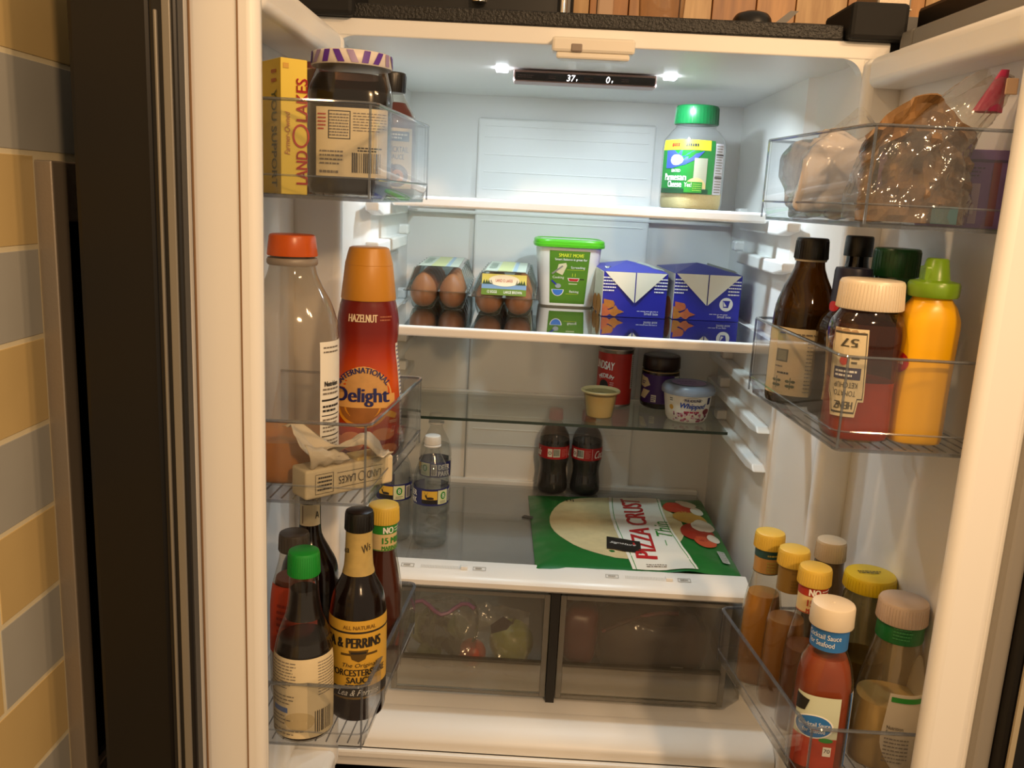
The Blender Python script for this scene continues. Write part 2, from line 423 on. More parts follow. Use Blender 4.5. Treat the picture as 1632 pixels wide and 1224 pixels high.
# floor: recessed tray behind a raised rounded sill
fp('liner_floor', MB().box(-.36, .36, .03, .60, .596, .6215), WHITE)
mb = MB().prism_x([(-.002, .586), (-.002, .604), (.003, .612), (.010, .6165), (.030, .6275), (.062, .6305), (.066, .629), (.068, .62), (.068, .60)], -.366, .366)
fp('sill', mb, WHITE, smooth=50)
fp('sill_lip', MB().box(-.366, .366, -.012, .0, .575, .590), WHITE, bevel=.004)
# corner rounding of the opening
for sx in (-1, 1):
    mb = MB(); r = .028; pts = [(sx*HW, ZT+.002), (sx*(HW-r), ZT+.002)]
    arc = [(sx*(HW-r+r*math.sin(a)), ZT-r+r*math.cos(a)) for a in [PI/2*i/8 for i in range(9)]]
    poly = [(sx*(HW+.001), ZT+.001)]+arc
    n = len(poly); vs = [(x, -.001, z) for x, z in poly]+[(x, .02, z) for x, z in poly]
    mb.add(vs, [tuple(range(n)), tuple(range(2*n-1, n-1, -1))]+[(i, i+n, (i+1)%n+n, (i+1)%n) for i in range(n)])
    fp('corner_fillet', mb, WHITE)
# shelf ledges moulded into the side walls
for sx in (-1, 1):
    for z, y0, dep in ((1.463, .115, .020), (1.400, .120, .020), (1.272, .10, .018), (1.183, .155, .022), (1.124, .150, .022), (1.056, .150, .022)):
        poly = [(y0, z-.003), (y0+.012, z+.008), (.59, z+.008), (.59, z-.010), (y0+.05, z-.010)]
        mb = MB(); xa, xb = sx*(.341+.002), sx*(.341-dep)
        if z > 1.3: mb.prism_x([(y0, z-.004), (y0, z+.010), (.44, z+.010), (.44, z-.012), (y0+.05, z-.012)], min(xa, xb), max(xa, xb))
        else: mb.prism_x(poly, min(xa, xb), max(xa, xb))
        fp('shelf_ledge', mb, WHITE, bevel=.003)
        xk = sx*(.341-.006)
        fp('ledge_stop', MB().box(min(sx*.345, sx*(.341-dep*.9)), max(sx*.345, sx*(.341-dep*.9)), .47, .50, z+.008, z+.028), WHITE, bevel=.004)
    for yv in (.158,):
        fp('wall_bead', MB().tube([(sx*.347, yv-.004, .64), (sx*.347, yv-.004, 1.20)], .006, seg=10), WHITE, smooth=60)
# back panel (air duct cover) with its ribs
bp = fp('back_panel', MB().box(-.199, .165, .574, .592, .872, 1.647), WHITE, bevel=.004)
for z in (1.632, 1.610, 1.575, 1.540, 1.505, 1.440, 1.05, 1.02, .99, .955):
    o = MB().box(-.185, .152, -.0012, .001, -.0012, .0012).build('panel_rib', WHITE, FR, bevel=.0005); o.location = (0, .574-.3, z)
fp('back_ledge', MB().box(-.335, .335, .572, .592, 1.452, 1.459), WHITE, bevel=.002)
# control display
dsp = fp('display', MB().box(-.121, .110, .196, .240, 1.6745, 1.6925), mat('display_bezel', '9c8078', .4), bevel=.002)
fp('display_glass', MB().box(-.118, .107, .1945, .197, 1.6765, 1.6885), mat('display_black', '1c1210', .15), dsp)
DG = mat('digit_glow', 'ffffff', .5, emit=3)
D = Decal(flat((-.006, .1943, 1.6823), (1, 0, 0), (0, 0, 1), (0, -1, 0)))
D.text('37', -.022, 0, .0096, DG, w=.0125, shear=.15).text('F', -.0125, -.003, .0035, DG).text('0', .0375, 0, .0096, DG, w=.006, shear=.15).text('F', .0445, -.003, .0035, DG)
DI = mat('digit_dim', '6a5650', .5)
for u, w in ((-.095, .026), (-.052, .012), (.006, .014), (.065, .012)): D.fine(u-w/2, -.003, u+w/2, .003, 2, DI, .35)
D.ink.build('digits', None, dsp)
for sx, x in ((-1, -.140), (1, .132)):
    fp('lamp_lens', MB().box(x-.010, x+.010, .19, .215, 1.6885, 1.694), mat('led_lens', 'eef6ff', .4, emit=14), bevel=.002)
# mullion catch at the top of the opening
mb = MB().prism([(-.064, -.024), (.050, -.024), (.050, .0), (-.064, .0)], 1.6885, 1.7085)
lc = fp('mullion_catch', mb, mat('catch_cream', 'e8e2d6', .4), bevel=.004)
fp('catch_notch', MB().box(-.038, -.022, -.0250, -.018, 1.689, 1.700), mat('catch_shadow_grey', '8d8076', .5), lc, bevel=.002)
mb = MB().prism([(-.058, -.022), (.044, -.022), (.038, .004), (-.052, .004)], 1.680, 1.689); fp('catch_base', mb, mat('catch_cream', 'dccbb0'), lc, bevel=.003)

# ------------------------------------------------------------------ doors (local: s from hinge outwards, t from the gasket plane inwards)
def make_door(side, x0, alpha, dike, thick, length):
    sx = 1 if side == 'left' else -1
    def W(s, t, z):
        X, Y = sx*t, -s
        c, sn = math.cos(alpha), math.sin(alpha)
        return (x0+X*c-Y*sn, X*sn+Y*c, z)
    def box(mb, s0, s1, t0, t1, z0, z1, m=None):
        vs = [W(s, t, z) for z in (z0, z1) for s, t in ((s0, t0), (s1, t0), (s1, t1), (s0, t1))]
        fs = [(0,3,2,1),(4,5,6,7),(0,1,5,4),(1,2,6,5),(2,3,7,6),(3,0,4,7)]
        if sx > 0: fs = [f[::-1] for f in fs]
        mb.add(vs, [f[::-1] for f in fs], m); return mb
    g = .022
    d = fp('door', box(MB(), .012, length+.018, -thick-g, -g, .53, 1.768), DOORBLK, bevel=.006)
    # liner plate that closes the door behind the gasket
    fp('door_liner', box(MB(), .03, length-.005, -g, .004, .57, 1.712), WHITE, d, bevel=.002)
    ga = MB(); box(ga, .014, .05, -.022, -.002, .55, 1.735); box(ga, length-.03, length+.006, -.022, -.002, .55, 1.735); box(ga, .05, length-.03, -.022, -.002, 1.700, 1.735); box(ga, .05, length-.03, -.022, -.002, .55, .585)
    fp('gasket', ga, GREY, d, bevel=.004)
    rim = MB(); so0, so1, si0, si1 = .028, length-.004, .052, length-.026
    for b in ((so0, si0, .58, 1.695), (si1, so1, .58, 1.695), (si0, si1, 1.655, 1.695), (si0, si1, .58, .62)):
        box(rim, b[0], b[1], -.002, dike, b[2], b[3])
    o = fp('inner_rim', rim, WHITE, d, bevel=.011, seg=5)
    o.data.shade_smooth(); o.data.set_sharp_from_angle(angle=math.radians(60))
    return d, box, W
dl, boxL, WL = make_door('left', -.415, 0.0, .070, .080, .425)
dl['label'] = 'left door with white liner rim and folding mullion'
mm = MB(); boxL(mm, .430, .449, -.022, .004, .56, 1.74); fp('mullion_bar', mm, BLACKP, dl, bevel=.003)
mm = MB(); boxL(mm, .448, .452, -.0165, -.0135, .56, 1.642); fp('mullion_strip', mm, mat('mullion_grey', '8f8a80', .4, metal=.4), dl, bevel=.001)
mm = MB(); boxL(mm, .448, .4515, -.009, -.001, .56, 1.70); fp('mullion_strip', mm, mat('mullion_grey', '8f8a80', .4, metal=.4), dl, bevel=.001)
mm = MB(); boxL(mm, .4205, .4225, .004, .0055, .60, 1.69); boxL(mm, .4205, .4225, .050, .0512, .60, 1.69)
fp('rim_groove', mm, mat('groove_brown', '8a6a4a', .6), dl)
dr, boxR, WR = make_door('right', .405, math.radians(3.4), .052, .086, .425)
dr['label'] = 'right door with white liner rim'
mm = MB(); boxR(mm, .446, .449, -.034, -.028, .56, 1.76); fp('edge_strip', mm, mat('edge_bright', 'c8b898', .35, metal=.5), dr)

# ------------------------------------------------------------------ shelves and drawers
def shelf(label, x0, x1, y0, y1, z, trim_h, trim_d, pane=SHELFGL, th=.005, back=True):
    t = thing('glass_shelf', label, 'shelf', ((x0+x1)/2, (y0+y1)/2, z))
    cx, cy = (x0+x1)/2, (y0+y1)/2; bx = lambda a, b, c, d, e, f: MB().box(a-cx, b-cx, c-cy, d-cy, e, f)
    part('pane', bx(x0+.004, x1-.004, y0+trim_d*.5, y1-.002, -th, 0), pane, t)
    if trim_h: part('front_trim', bx(x0, x1, y0-.004, y0+trim_d, -trim_h, .002), TRIMW, t, bevel=.004, seg=3)
    for a, b in ((x0, x0+.012), (x1-.012, x1)): part('side_rail', bx(a, b, y0+trim_d, y1-.01, -th-.008, -.0002), TRIMW, t, bevel=.002)
    if back: part('back_rail', bx(x0+.012, x1-.012, y1-.012, y1, -th-.006, .003), TRIMW, t, bevel=.002)
    return t
shelf('narrow white-edged glass shelf at eye level holding only the cheese jar', -.318, .318, .230, .572, 1.4835, .016, .014)
shelf('full width dark glass shelf with white front edge holding eggs and cartons', -.319, .319, .066, .572, 1.2845, .0135, .012)
t = thing('glass_shelf', 'frameless clear half-depth glass shelf above the cola bottles', 'shelf', (0, .45, 1.0736))
part('pane', MB().box(-.319, .314, -.117, .118, -.005, 0), GLASSG, t)
part('front_edge', MB().box(-.319, .314, -.1182, -.117, -.0052, .0002), GLEDGE, t)
part('back_rail', MB().box(-.319, .319, .112, .121, -.007, .004), TRIMW, t, bevel=.002)
# cover shelf above the drawers
t = thing('drawer_cover_shelf', 'grey glass shelf with wide white front rail above the two drawers', 'shelf', (0, .33, .8664))
part('pane', MB().box(-.316, .316, -.195, .245, -.006, 0), clear('cover_glass', 'f2f4f4', 1.5, .04, haze=.28, hazecol='bcbcba'), t)
mb = MB().prism_x([(-.195, -.004), (-.196, .003), (-.202, .004), (-.236, -.004), (-.246, -.008), (-.250, -.012), (-.250, -.020), (-.244, -.025), (-.195, -.025)], -.322, .322)
fr = part('front_rail', mb, TRIMW, t, smooth=40)
part('back_rail', MB().box(-.318, .318, .236, .250, -.012, .010), TRIMW, t, bevel=.003)
for cx in (-.185, .165):
    n = Vector((0, -.23, 1)).normalized()
    S = flat((cx, -.2205, .0002), (1, 0, 0), (0, .97, .21), (0, -.21, .97))
    LG = mat('rail_marking', '9a958c', .6)
    D = Decal(S)
    for u in (-.075, .048):
        D.rect(u-.011, .0045, u+.011, .0055, LG).rect(u-.011, -.0045, u+.011, -.0035, LG).rect(u-.011, -.0045, u-.0102, .0055, LG).rect(u+.0102, -.0045, u+.011, .0055, LG).fine(u-.007, -.002, u+.007, .003, 1, LG, .6)
    for i in range(26): D.rect(-.052+i*.0026, -.004, -.051+i*.0026, .004, mat('rail_slot', 'c9c5bd', .6))
    D.ink.build('rail_print', None, fr)
    part('slider', MB().box(cx+.016, cx+.028, -.225, -.214, -.001, .0045), TRIMW, fr, bevel=.001)
def drawer(label, x0, x1, y0=.118):
    cx = (x0+x1)/2; t = thing('crisper_drawer', label, 'drawer', (cx, y0, .628)); w = (x1-x0)/2; h = .196
    f = part('front_panel', MB().box(-w, w, 0, .005, .0, h), DRAWER, t, bevel=.002)
    rims = MB().box(-w, -w+.010, -.003, .0, 0, h).box(w-.010, w, -.003, .0, 0, h).box(-w+.01, w-.01, -.003, .0, 0, .006).box(-w+.01, w-.01, -.003, .0, h-.008, h)
    part('front_frame', rims, clear('drawer_frame', 'd8d8d4', 1.0, .1, haze=.40, hazecol='a8a49c'), t, bevel=.001)
    part('handle_lip', MB().box(-w+.010, w-.010, -.012, 0, .066, .071), clear('drawer_ledge', 'b8b4aa', 1.2, .1, haze=.3, hazecol='8a8478'), t, bevel=.0015)
    part('lower_panel', MB().box(-w+.010, w-.010, -.004, 0, .010, .066), clear('drawer_lip', 'e6e6e2', 1.2, .1, haze=.30, hazecol='d0cabe'), t, bevel=.0015)
    part('side_wall', MB().box(-w, -w+.003, .005, .40, 0, h-.01), DRAWER, t); part('side_wall', MB().box(w-.003, w, .005, .40, 0, h-.01), DRAWER, t)
    part('back_wall', MB().box(-w, w, .40, .403, 0, h-.01), DRAWER, t); part('bottom', MB().box(-w+.003, w-.003, .005, .40, 0, .003), DRAWER, t)
    return t
drawer('left clear crisper drawer holding bagged vegetables', -.285, -.012)
drawer('right clear crisper drawer holding a dark meat bag', .006, .302)
fp('drawer_divider', MB().box(-.0105, .0045, .110, .55, .6215, .832), mat('divider_dark', '23211e', .5), None)

def door_bin(label, F0, F1, B1, B0, z0, z1):
    """clear bin: front-near, front-far, back-far, back-near corners in plan"""
    cx, cy = (F0[0]+F1[0]+B0[0]+B1[0])/4, (F0[1]+F1[1]+B0[1]+B1[1])/4
    t = thing('door_bin', label, 'bin', (cx, cy, z0), group='clear bins on the refrigerator doors')
    q = lambda p: Vector((p[0]-cx, p[1]-cy, 0)); f0, f1, b1, b0 = map(q, (F0, F1, B1, B0)); H = z1-z0; T = .003
    def corner(a, b, c, r, n=5):    # rounded plan corner at b
        d1 = (a-b).normalized(); d2 = (c-b).normalized(); p1 = b+d1*r; p2 = b+d2*r
        return [(1-u)**2*p1+2*u*(1-u)*b+u*u*p2 for u in [i/n for i in range(n+1)]]
    path = [b0]+corner(b0, f0, f1, .016)+corner(f0, f1, b1, .014)+[b1]
    ctr = (f0+f1+b0+b1)/4
    def inward(i):
        a = path[max(0, i-1)]; b = path[min(len(path)-1, i+1)]; d = (b-a).normalized(); n = Vector((-d.y, d.x, 0))
        return n if n.dot(ctr-path[i]) > 0 else -n
    inn = [path[i]+inward(i)*T for i in range(len(path))]
    base = [path[i]+inward(i)*.006 for i in range(len(path))]
    n = len(path)
    def strip(mb, rows, m=None, closed=True):
        vs = []
        for pl, z in rows: vs += [(p.x, p.y, z) for p in pl]
        k = len(rows); fs = [(j*n+i, j*n+i+1, (j+1)%k*n+i+1, (j+1)%k*n+i) for j in range(k if closed else k-1) for i in range(n-1)]
        return mb.add(vs, fs, m)
    wl_ = part('wall', strip(MB(), [(base, 0), (path, .022), (path, H), (inn, H), (inn, .022)]), BIN, t, smooth=50)
    strip_m = MB(); strip(strip_m, [(path, H-.0028), ([p-inward(i)*.0012 for i, p in enumerate(path)], H-.0014), (path, H+.0004), (inn, H+.0004), (inn, H-.0028)])
    part('rim', strip_m, BINEDGE, t, smooth=50)
    seam = MB(); strip(seam, [(path, .0215), ([p-inward(i)*.0008 for i, p in enumerate(path)], .0225), (path, .0238)], closed=False)
    part('seam', seam, BINEDGE, t)
    poly = [(p.x, p.y) for p in base]; part('bottom', MB().prism(poly, 0, .003), BIN, t)
    be = MB(); strip(be, [([p-inward(i)*.0003 for i, p in enumerate(base)], -.0005), ([p-inward(i)*.0006 for i, p in enumerate(base)], .0035)], closed=False); part('bottom_edge', be, BINEDGE, t)
    ribs = MB(); m0 = b0*.5+f0*.5; nb = 13
    for i in range(nb):
        u = (i+.7)/(nb+.6); a = b0.lerp(f0, u); d = (b1.lerp(f1, u)-a); a2 = a+d*.04; c2 = a+d*.5
        ribs.bar((a2.x, a2.y, .0034), (c2.x, c2.y, .0034), .0016, .0010)
    part('floor_ribs', ribs, BINEDGE, t)
    # upright edge where the front meets the end wall
    for c in (path[3], path[3+6]):
        part('corner_edge', MB().bar((c.x, c.y, .003), (c.x, c.y, H-.002), .0022, .0022, up=(0, 1, 0)), BINEDGE, t)
    return t
XR = -.4105
door_bin('top bin on the left door holding butter box and jam jar', (-.239, -.386), (-.217, -.10), (XR, -.10), (XR, -.386), 1.479, 1.5765)
door_bin('middle bin on the left door holding juice jug and creamer', (-.239, -.386), (-.215, -.12), (XR, -.12), (XR, -.386), 1.150, 1.245)
door_bin('bottom bin on the left door holding dark sauce bottles', (-.239, -.386), (-.218, -.10), (XR, -.10), (XR, -.386), .851, .934)
door_bin('top bin on the right door holding plastic bags', (.247, -.398), (.216, -.12), (.416, -.10), (.440, -.398), 1.479, 1.5785)
door_bin('middle bin on the right door holding mustard and ketchup bottles', (.249, -.398), (.229, -.10), (.415, -.08), (.440, -.398), 1.246, 1.349)
door_bin('bottom bin on the right door holding salad dressings', (.266, -.390), (.228, -.09), (.414, -.07), (.438, -.390), .832, .918)

# ------------------------------------------------------------------ food: upper shelves
# grated cheese jar
GC = mat('grated_cheese', 'dccb8e', .9, vary=.12, scale=300, bump=.5, bscale=500)
LIDG = mat('lid_green', '0c5c2e', .35)
P = [(0,.040,.040,3.2),(.003,.047,.047,3.2),(.012,.049,.049,3.2),(.105,.049,.049,3.2),(.120,.0475,.0475,3),(.134,.040,.040,2.4),(.140,.035),(.150,.035)]
t, L = bottle('cheese_jar', 'clear plastic jar of grated parmesan with a green lid on the top shelf', 'jar', (.200, .315, 1.4837), P, PET, contents=(.030, GC), rz=.42)
cap_part(t, .146, .178, .038, LIDG, 40, .037, 'lid')
A = -.62
D = Decal(wrap(L, A, .072)); KG = mat('cheese_label_green', '176e2a', .4)
D.paper(-.075, -.044, .046, .046, KG).rect(-.075, .029, .036, .046, mat('label_yellow', 'b8b828', .45)).rect(-.075, -.044, .036, -.036, mat('label_dark_green', '123f22', .45))
D.fine(-.045, .0340, -.018, .0410, 1, RED, .8).fine(-.012, .0345, .018, .0405, 1, INK, .8)
D.poly([(-.060, .028), (.022, .028), (.010, .016), (-.012, .004), (-.040, -.002), (-.060, -.002)], mat('arc_blue', '34489a', .4))
D.ell(-.030, .012, .0150, .0088, WHITEP, off=4).ell(-.030, .012, .0130, .0072, RED, off=5).ell(-.030, .012, .0118, .0062, WHITEP, off=6).text('kraft', -.030, .012, .0066, NAVY, w=.017, off=7)
D.text('GRATED', -.030, -.006, .0050, WHITEP, w=.022).text('Parmesan', -.034, -.0165, .0115, WHITEP, w=.052, bold=.0004).text('Cheese', -.032, -.0285, .0105, WHITEP, w=.034, bold=.0004)
D.rect(.004, -.036, .030, .016, mat('label_window', '9a9c88', .5), off=3).ell(.010, -.035, .020, .018, mat('cheese_pile', 'b8aa74', .8), off=4, a0=0, a1=PI)
D.rect(-.010, -.042, .022, -.024, mat('badge_green', '1f7a24', .45), off=5).text('Yes!', -.004, -.029, .0075, WHITEP, w=.012, off=6).fine(.004, -.040, .020, -.026, 4, mat('badge_light', '8ab84c', .5), .35, off=6)
D.paper(.047, -.044, .066, .042, mat('panel_grey', 'b8bac4', .5)).fine(.049, -.042, .064, .040, 18, INKG).rect(.048, .022, .065, .024, INK, off=5).rect(.048, -.016, .065, -.014, INK, off=5)
D.build(t)

# eggs in two clear cartons
EGG = mat('brown_eggshell', 'b8703f', .45, vary=.12, scale=70)
egp = [(0,.002),(.0012,.0075),(.004,.0128),(.010,.0180),(.017,.0208),(.024,.0216),(.032,.0203),(.040,.0172),(.047,.0128),(.052,.0082),(.0545,.004),(.0555,.001)]
EGM = Lathe(egp, 24).mesh().build('egg', EGG, smooth=80).data; bpy.data.objects.remove(bpy.data.objects['egg'])
CART = clear('carton_clear', 'e9efee', 1.6, .05, haze=.05, hazecol='c8d2d0')
def carton(label, egglabel, grp, x, y, rz, front_label):
    t = thing('egg_carton', label, 'carton', (x, y, 1.2847), rz, 'clear egg cartons on the wide shelf'); K = 1.13; t.scale = (K, K*.98, K)
    n, px, py = 6, .0465, .0445; Wd, Ln = .050, py*n
    cups = MB(); z1 = .030
    for r in range(n):
        for s in (-1, 1):
            Lc = Lathe([(0,.014),(.002,.0175),(.012,.0212),(.026,.0226),(z1,.0232)], 20); b = MB(); Lc.mesh(mb=b, caps=(True, False))
            cx, cy = s*px/2, .024+r*py
            cups.add([(p[0]+cx, p[1]+cy, p[2]) for p in b.v], b.f)
    part('egg_cups', cups, CART, t, smooth=40)
    part('rim', MB().box(-Wd-.004, Wd+.004, -.004, Ln+.008, z1-.0006, z1+.0006), CART, t)
    lid = MB(); a = [(-Wd, 0), (Wd, 0), (Wd, Ln+.004), (-Wd, Ln+.004)]; tw, ty = .036, .012
    top = [(-tw, ty), (tw, ty), (tw, Ln-ty), (-tw, Ln-ty)]; z2 = .068
    lid.add([(p[0], p[1], z1) for p in a]+[(p[0], p[1], z2) for p in top], [(0,1,5,4),(1,2,6,5),(2,3,7,6),(3,0,4,7),(4,5,6,7)])
    lo = part('lid', lid, CART, t, bevel=.004)
    fl = MB()
    for r in range(n):
        for s in (-1, 1): fl.bar((s*(Wd-.001), .024+r*py, z1+.002), (s*(tw+.002), .024+r*py, z2-.003), .003, .003, up=(0, 1, 0))
    part('lid_ribs', fl, CART, t)['kind'] = 'stuff'
    D = Decal(flat((0, Ln/2, z2+.0003), (1, 0, 0), (0, 1, 0)))
    D.paper(-.032, -Ln/2+.016, .032, Ln/2-.030, mat('egg_label_pale', 'c4cfc0', .35, vary=.1, scale=30)).rect(-.012, -Ln/2+.016, .010, Ln/2-.030, mat('egg_label_yellow', 'c9cf92', .4)).rect(.012, -Ln/2+.016, .018, Ln/2-.030, mat('egg_label_blue', '9db8cc', .4)).fine(-.028, -.06, -.016, .06, 9, mat('egg_ink', '93a596', .5), .5)
    D.build(t, 'top_label')
    if front_label:
        n_ = Vector((0, -.036, .012)).normalized()
        S = flat((0, -.0002+.0065*.5+.0004, z1+.020), (1, 0, 0), (0, ty, z2-z1))
        D = Decal(S); D.paper(-.0345, -.017, .0345, .016, mat('egg_label_sky', 'd9d06a', .4)).rect(-.0345, -.007, .0345, .000, mat('egg_label_lake', '6f93b8', .4)).rect(-.0345, -.017, .0345, -.007, mat('egg_label_field', '5c7a26', .4))
        D.ell(0, .006, .024, .009, mat('egg_label_plate', 'e8dfc2', .4), off=3).text('LAND O LAKES', 0, .006, .0045, RED, w=.026)
        TG = mat('tree_green', '2c4a26', .5)
        for u in (-.031, -.027, -.0235, -.020, .020, .0235, .027, .031): D.poly([(u-.0025, 0), (u+.0025, 0), (u, .0075)], TG, off=3)
        D.text('12 EGGS', -.018, -.012, .0042, WHITEP, w=.015).text('LARGE BROWN', .014, -.012, .0042, WHITEP, w=.028)
        D.build(t, 'front_label')
    c, s_ = math.cos(rz), math.sin(rz)
    for r in range(n):
        for s in (-1, 1):
            o = bpy.data.objects.new('egg', EGM); COL.objects.link(o); cx, cy = s*px/2, .024+r*py
            cx *= K; cy *= K*.98; o.scale = (K, K, K)
            o.location = (x+cx*c-cy*s_, y+cx*s_+cy*c, 1.2847+.0024); o.rotation_euler = (0, 0, random.random()*6)
            tag(o, '%s brown egg, %s row from front, %s' % ('left' if s < 0 else 'right', ('first', 'second', 'third', 'fourth', 'fifth', 'sixth')[r], egglabel), 'egg', grp)
carton('clear egg carton by the left wall showing two bare brown eggs in front', 'carton by left wall', 'eggs in the carton by the left wall', -.2430, .285, .03, False)
carton('clear egg carton with lake-scene front label beside the green-lidded tub', 'carton beside spread tub', 'eggs in the carton beside the spread tub', -.1215, .235, -.01, True)

# spread tub
t = thing('spread_tub', 'white rectangular spread tub with bright green lid and green printed front', 'tub', (-.004, .470, 1.2847), .03)
TW = mat('tub_white', 'ecebe6', .35)
L = Lathe([(0,.050,.040,5),(.003,.0535,.0435,5),(.010,.0545,.0445,5),(.118,.0635,.0535,5),(.121,.0645,.0545,5)], 64)
part('body', L.mesh(), TW, t, smooth=35)
LG = mat('lime_lid', '5cc01e', .3)
lid = part('lid', Lathe([(.116,.0665,.0565,5),(.117,.069,.059,5),(.122,.0695,.0595,5),(.123,.0685,.0585,5),(.1275,.0685,.0585,5),(.130,.0670,.0570,5),(.1315,.0630,.0530,5),(.1295,.0605,.0505,5)], 64).mesh(), LG, t, smooth=35)
part('lid_label', Lathe([(.1296,.0560,.0460,5),(.1300,.0555,.0455,5)], 48).mesh(), mat('lid_print_pale', 'c4d8c0', .4, vary=.2, scale=60), lid)
def SF(u, v, off):
    z = .060+v; rx, ry, n = L.at(z); x = u*(rx/.059); y = -ry*(max(0, 1-abs(x/rx)**n))**(1/n); return Vector((x, y-off-.0002, z))
D = Decal(SF); TG1 = mat('tub_green', '4f7f1a', .45); TG2 = mat('tub_olive', '3f5f16', .45); YT = mat('tub_yellow_text', 'd4e038', .5)
D.paper(-.037, -.0585, .037, .050, TG1)
D.text('SMART MOVE', .003, .0415, .0068, YT, w=.046, bold=.0003).text('Smart Balance is great for', .003, .033, .0055, WHITEP, w=.060, bold=.00015)
D.poly([(-.024, .008), (-.012, .003), (-.004, .021), (-.006, .027), (-.020, .024)], mat('toast', 'dcd0a8', .6)).poly([(-.0335, .006), (-.031, .004), (-.011, .020), (-.013, .022)], mat('knife', '8c8a80', .4), off=5)
D.text('Spreading', .017, .018, .0060, WHITEP, w=.027).rect(-.004, .0135, .030, .0140, YT)
D.text('Cooking', -.020, -.002, .0060, WHITEP, w=.022)
D.poly([(-.002, -.002), (.022, -.002), (.019, -.0085), (.001, -.0085)], WHITEP, off=3).poly([(.000, -.003), (.021, -.003), (.018, -.0078), (.002, -.0078)], RED, off=4).rect(.022, -.0045, .031, -.003, INK, off=4).rect(.001, -.0145, .018, -.0125, mat('burner', 'b9c69a', .5)).rect(.007, .001, .0078, .007, YT).rect(.0125, .001, .0133, .007, YT)
D.ell(-.0205, -.025, .0125, .013, WHITEP, off=3, a0=PI, a1=2*PI).ell(-.0205, -.0255, .0108, .0112, mat('bowl_blue', '3f78d0', .4), off=4, a0=PI, a1=2*PI)
D.ell(-.020, -.018, .006, .0045, mat('spoon_grey', '9aa4a8', .4), off=5).poly([(-.034, -.009), (-.032, -.0065), (-.022, -.015), (-.024, -.017)], BLUE, off=5)
D.text('Baking', .013, -.029, .0060, WHITEP, w=.019).rect(-.004, -.0335, .022, -.0330, YT)
D.build(t, 'front_label')

# two blue food cartons
NB = mat('box_blue', '2226a4', .4); CW = mat('box_card_white', 'e9e2cf', .55)
FLAKE = [mat('flake_amber', 'b4712a', .6, vary=.35, scale=120), mat('flake_orange', 'b86038', .6, vary=.35, scale=120)]
def foodbox(label, x, y, w, d, h, rz, badge, k):
    t = thing('food_carton', label, 'carton', (x, y, 1.2847), rz, 'blue cartons on the wide shelf'); W = w/2
    b = part('box', MB().box(-W, W, 0, d, 0, h), NB, t, bevel=.0008)
    part('side_panel', MB().box(-W-.0008, -W+.001, .001, d-.001, .001, h-.001), CW, t)
    # loosely closed top flaps rising to a soft ridge
    tp = MB(); zr = h+.016
    tp.add([(-W, 0, h), (W, 0, h), (W, d, h), (-W, d, h), (-W*.1, d*.42, zr), (-W*.75, d*.50, h+.008), (W*.8, d*.45, h+.007)],
           [(0,1,4), (0,4,5), (1,6,4), (1,2,6), (2,3,4), (2,4,6), (3,5,4), (3,0,5)])
    tf = part('top_flap', tp, mat('box_blue_top', '3336a0', .35), t)
    part('torn_edge', MB().add([(W*.15, d*.30, h+.0105), (W*.95, d*.12, h+.0030), (W*.98, d*.30, h+.005), (W*.30, d*.52, h+.015)], [(0,1,2,3)]), mat('flap_grey', 'a9aca4', .5, vary=.3, scale=60), t)
    if k == 0: 
        D = Decal(lambda u, v, off: Vector((-W*.72+u, d*.18+v, h+.0045+v*.12+off))); D.paper(-.010, -.008, .010, .010, PAPERW).fine(-.008, -.007, .008, .009, 5, INK, .6); D.build(t, 'sticker')
    S = flat((0, -.0002, h/2), (1, 0, 0), (0, 0, 1), (0, -1, 0)); D = Decal(S)
    dv = MB()
    for s in (-1, 1):
        f = MB().add([(s*.001, -.0016, h*.995), (s*W*.97, -.0010, h*.995), (s*.001, -.0030, h*.33), (s*W*.97, -.0003, h*.985), (s*.004, -.0006, h*.34)], [(0,1,2) if s < 0 else (0,2,1)])
        part('end_flap', f, CW, t)
    for s in (-1, 1):
        D.fine(s*W*.80-.012, .004, s*W*.80+.012, h*.40, 5, WHITEP, .4)
    D.text('Small box', W*.55, -h*.40, .0052, WHITEP, w=.026).fine(W*.1, -h*.46+.008, W*.85, -h*.46+.010, 1, WHITEP, .5)
    if badge:
        D.ell(W*.58, -h*.13, .0125, .0125, WHITEP, off=3).poly([(W*.58-.007, -h*.13+.007), (W*.58+.007, -h*.13+.007), (W*.58+.004, -h*.13-.006), (W*.58-.005, -h*.13-.006)], NB, off=4).poly([(W*.58-.006, -h*.13+.006), (W*.58+.001, -h*.13-.003), (W*.58-.004, -h*.13-.004)], WHITEP, off=5)
    fl = FLAKE[k]
    for i, (u, v, a) in enumerate(((-W*.80, -h*.20, .014), (-W*.98, -h*.30, .012), (-W*.58, -h*.38, .015), (-W*.90, -h*.42, .013))):
        pts = [(u+a*(.8+.35*math.sin(q*3+i))*math.cos(q*PI/4), v+a*.72*(.8+.3*math.cos(q*2+i))*math.sin(q*PI/4)) for q in range(8)]
        pts = [(max(-W+.0005, p[0]), max(-h/2+.001, p[1])) for p in pts]
        D.poly(pts, FLAKE[(k+i) % 2], off=3+i*.5)
    D.ink.build('front_print', None, t)
    D2 = Decal(flat((-W-.0012, d*.5, h*.5), (0, -1, 0), (0, 0, 1), (-1, 0, 0))); D2.ell(d*.30, -h*.28, .03, .02, fl).ell(d*.05, -h*.30, .03, .017, fl); D2.ink.build('side_print', None, t)
foodbox('blue food carton with white folded flaps next to the spread tub', .1165, .322, .118, .19, .083, .06, False, 0)
foodbox('blue food carton with round white badge nearest the right wall', .2510, .332, .124, .19, .085, .05, True, 1)

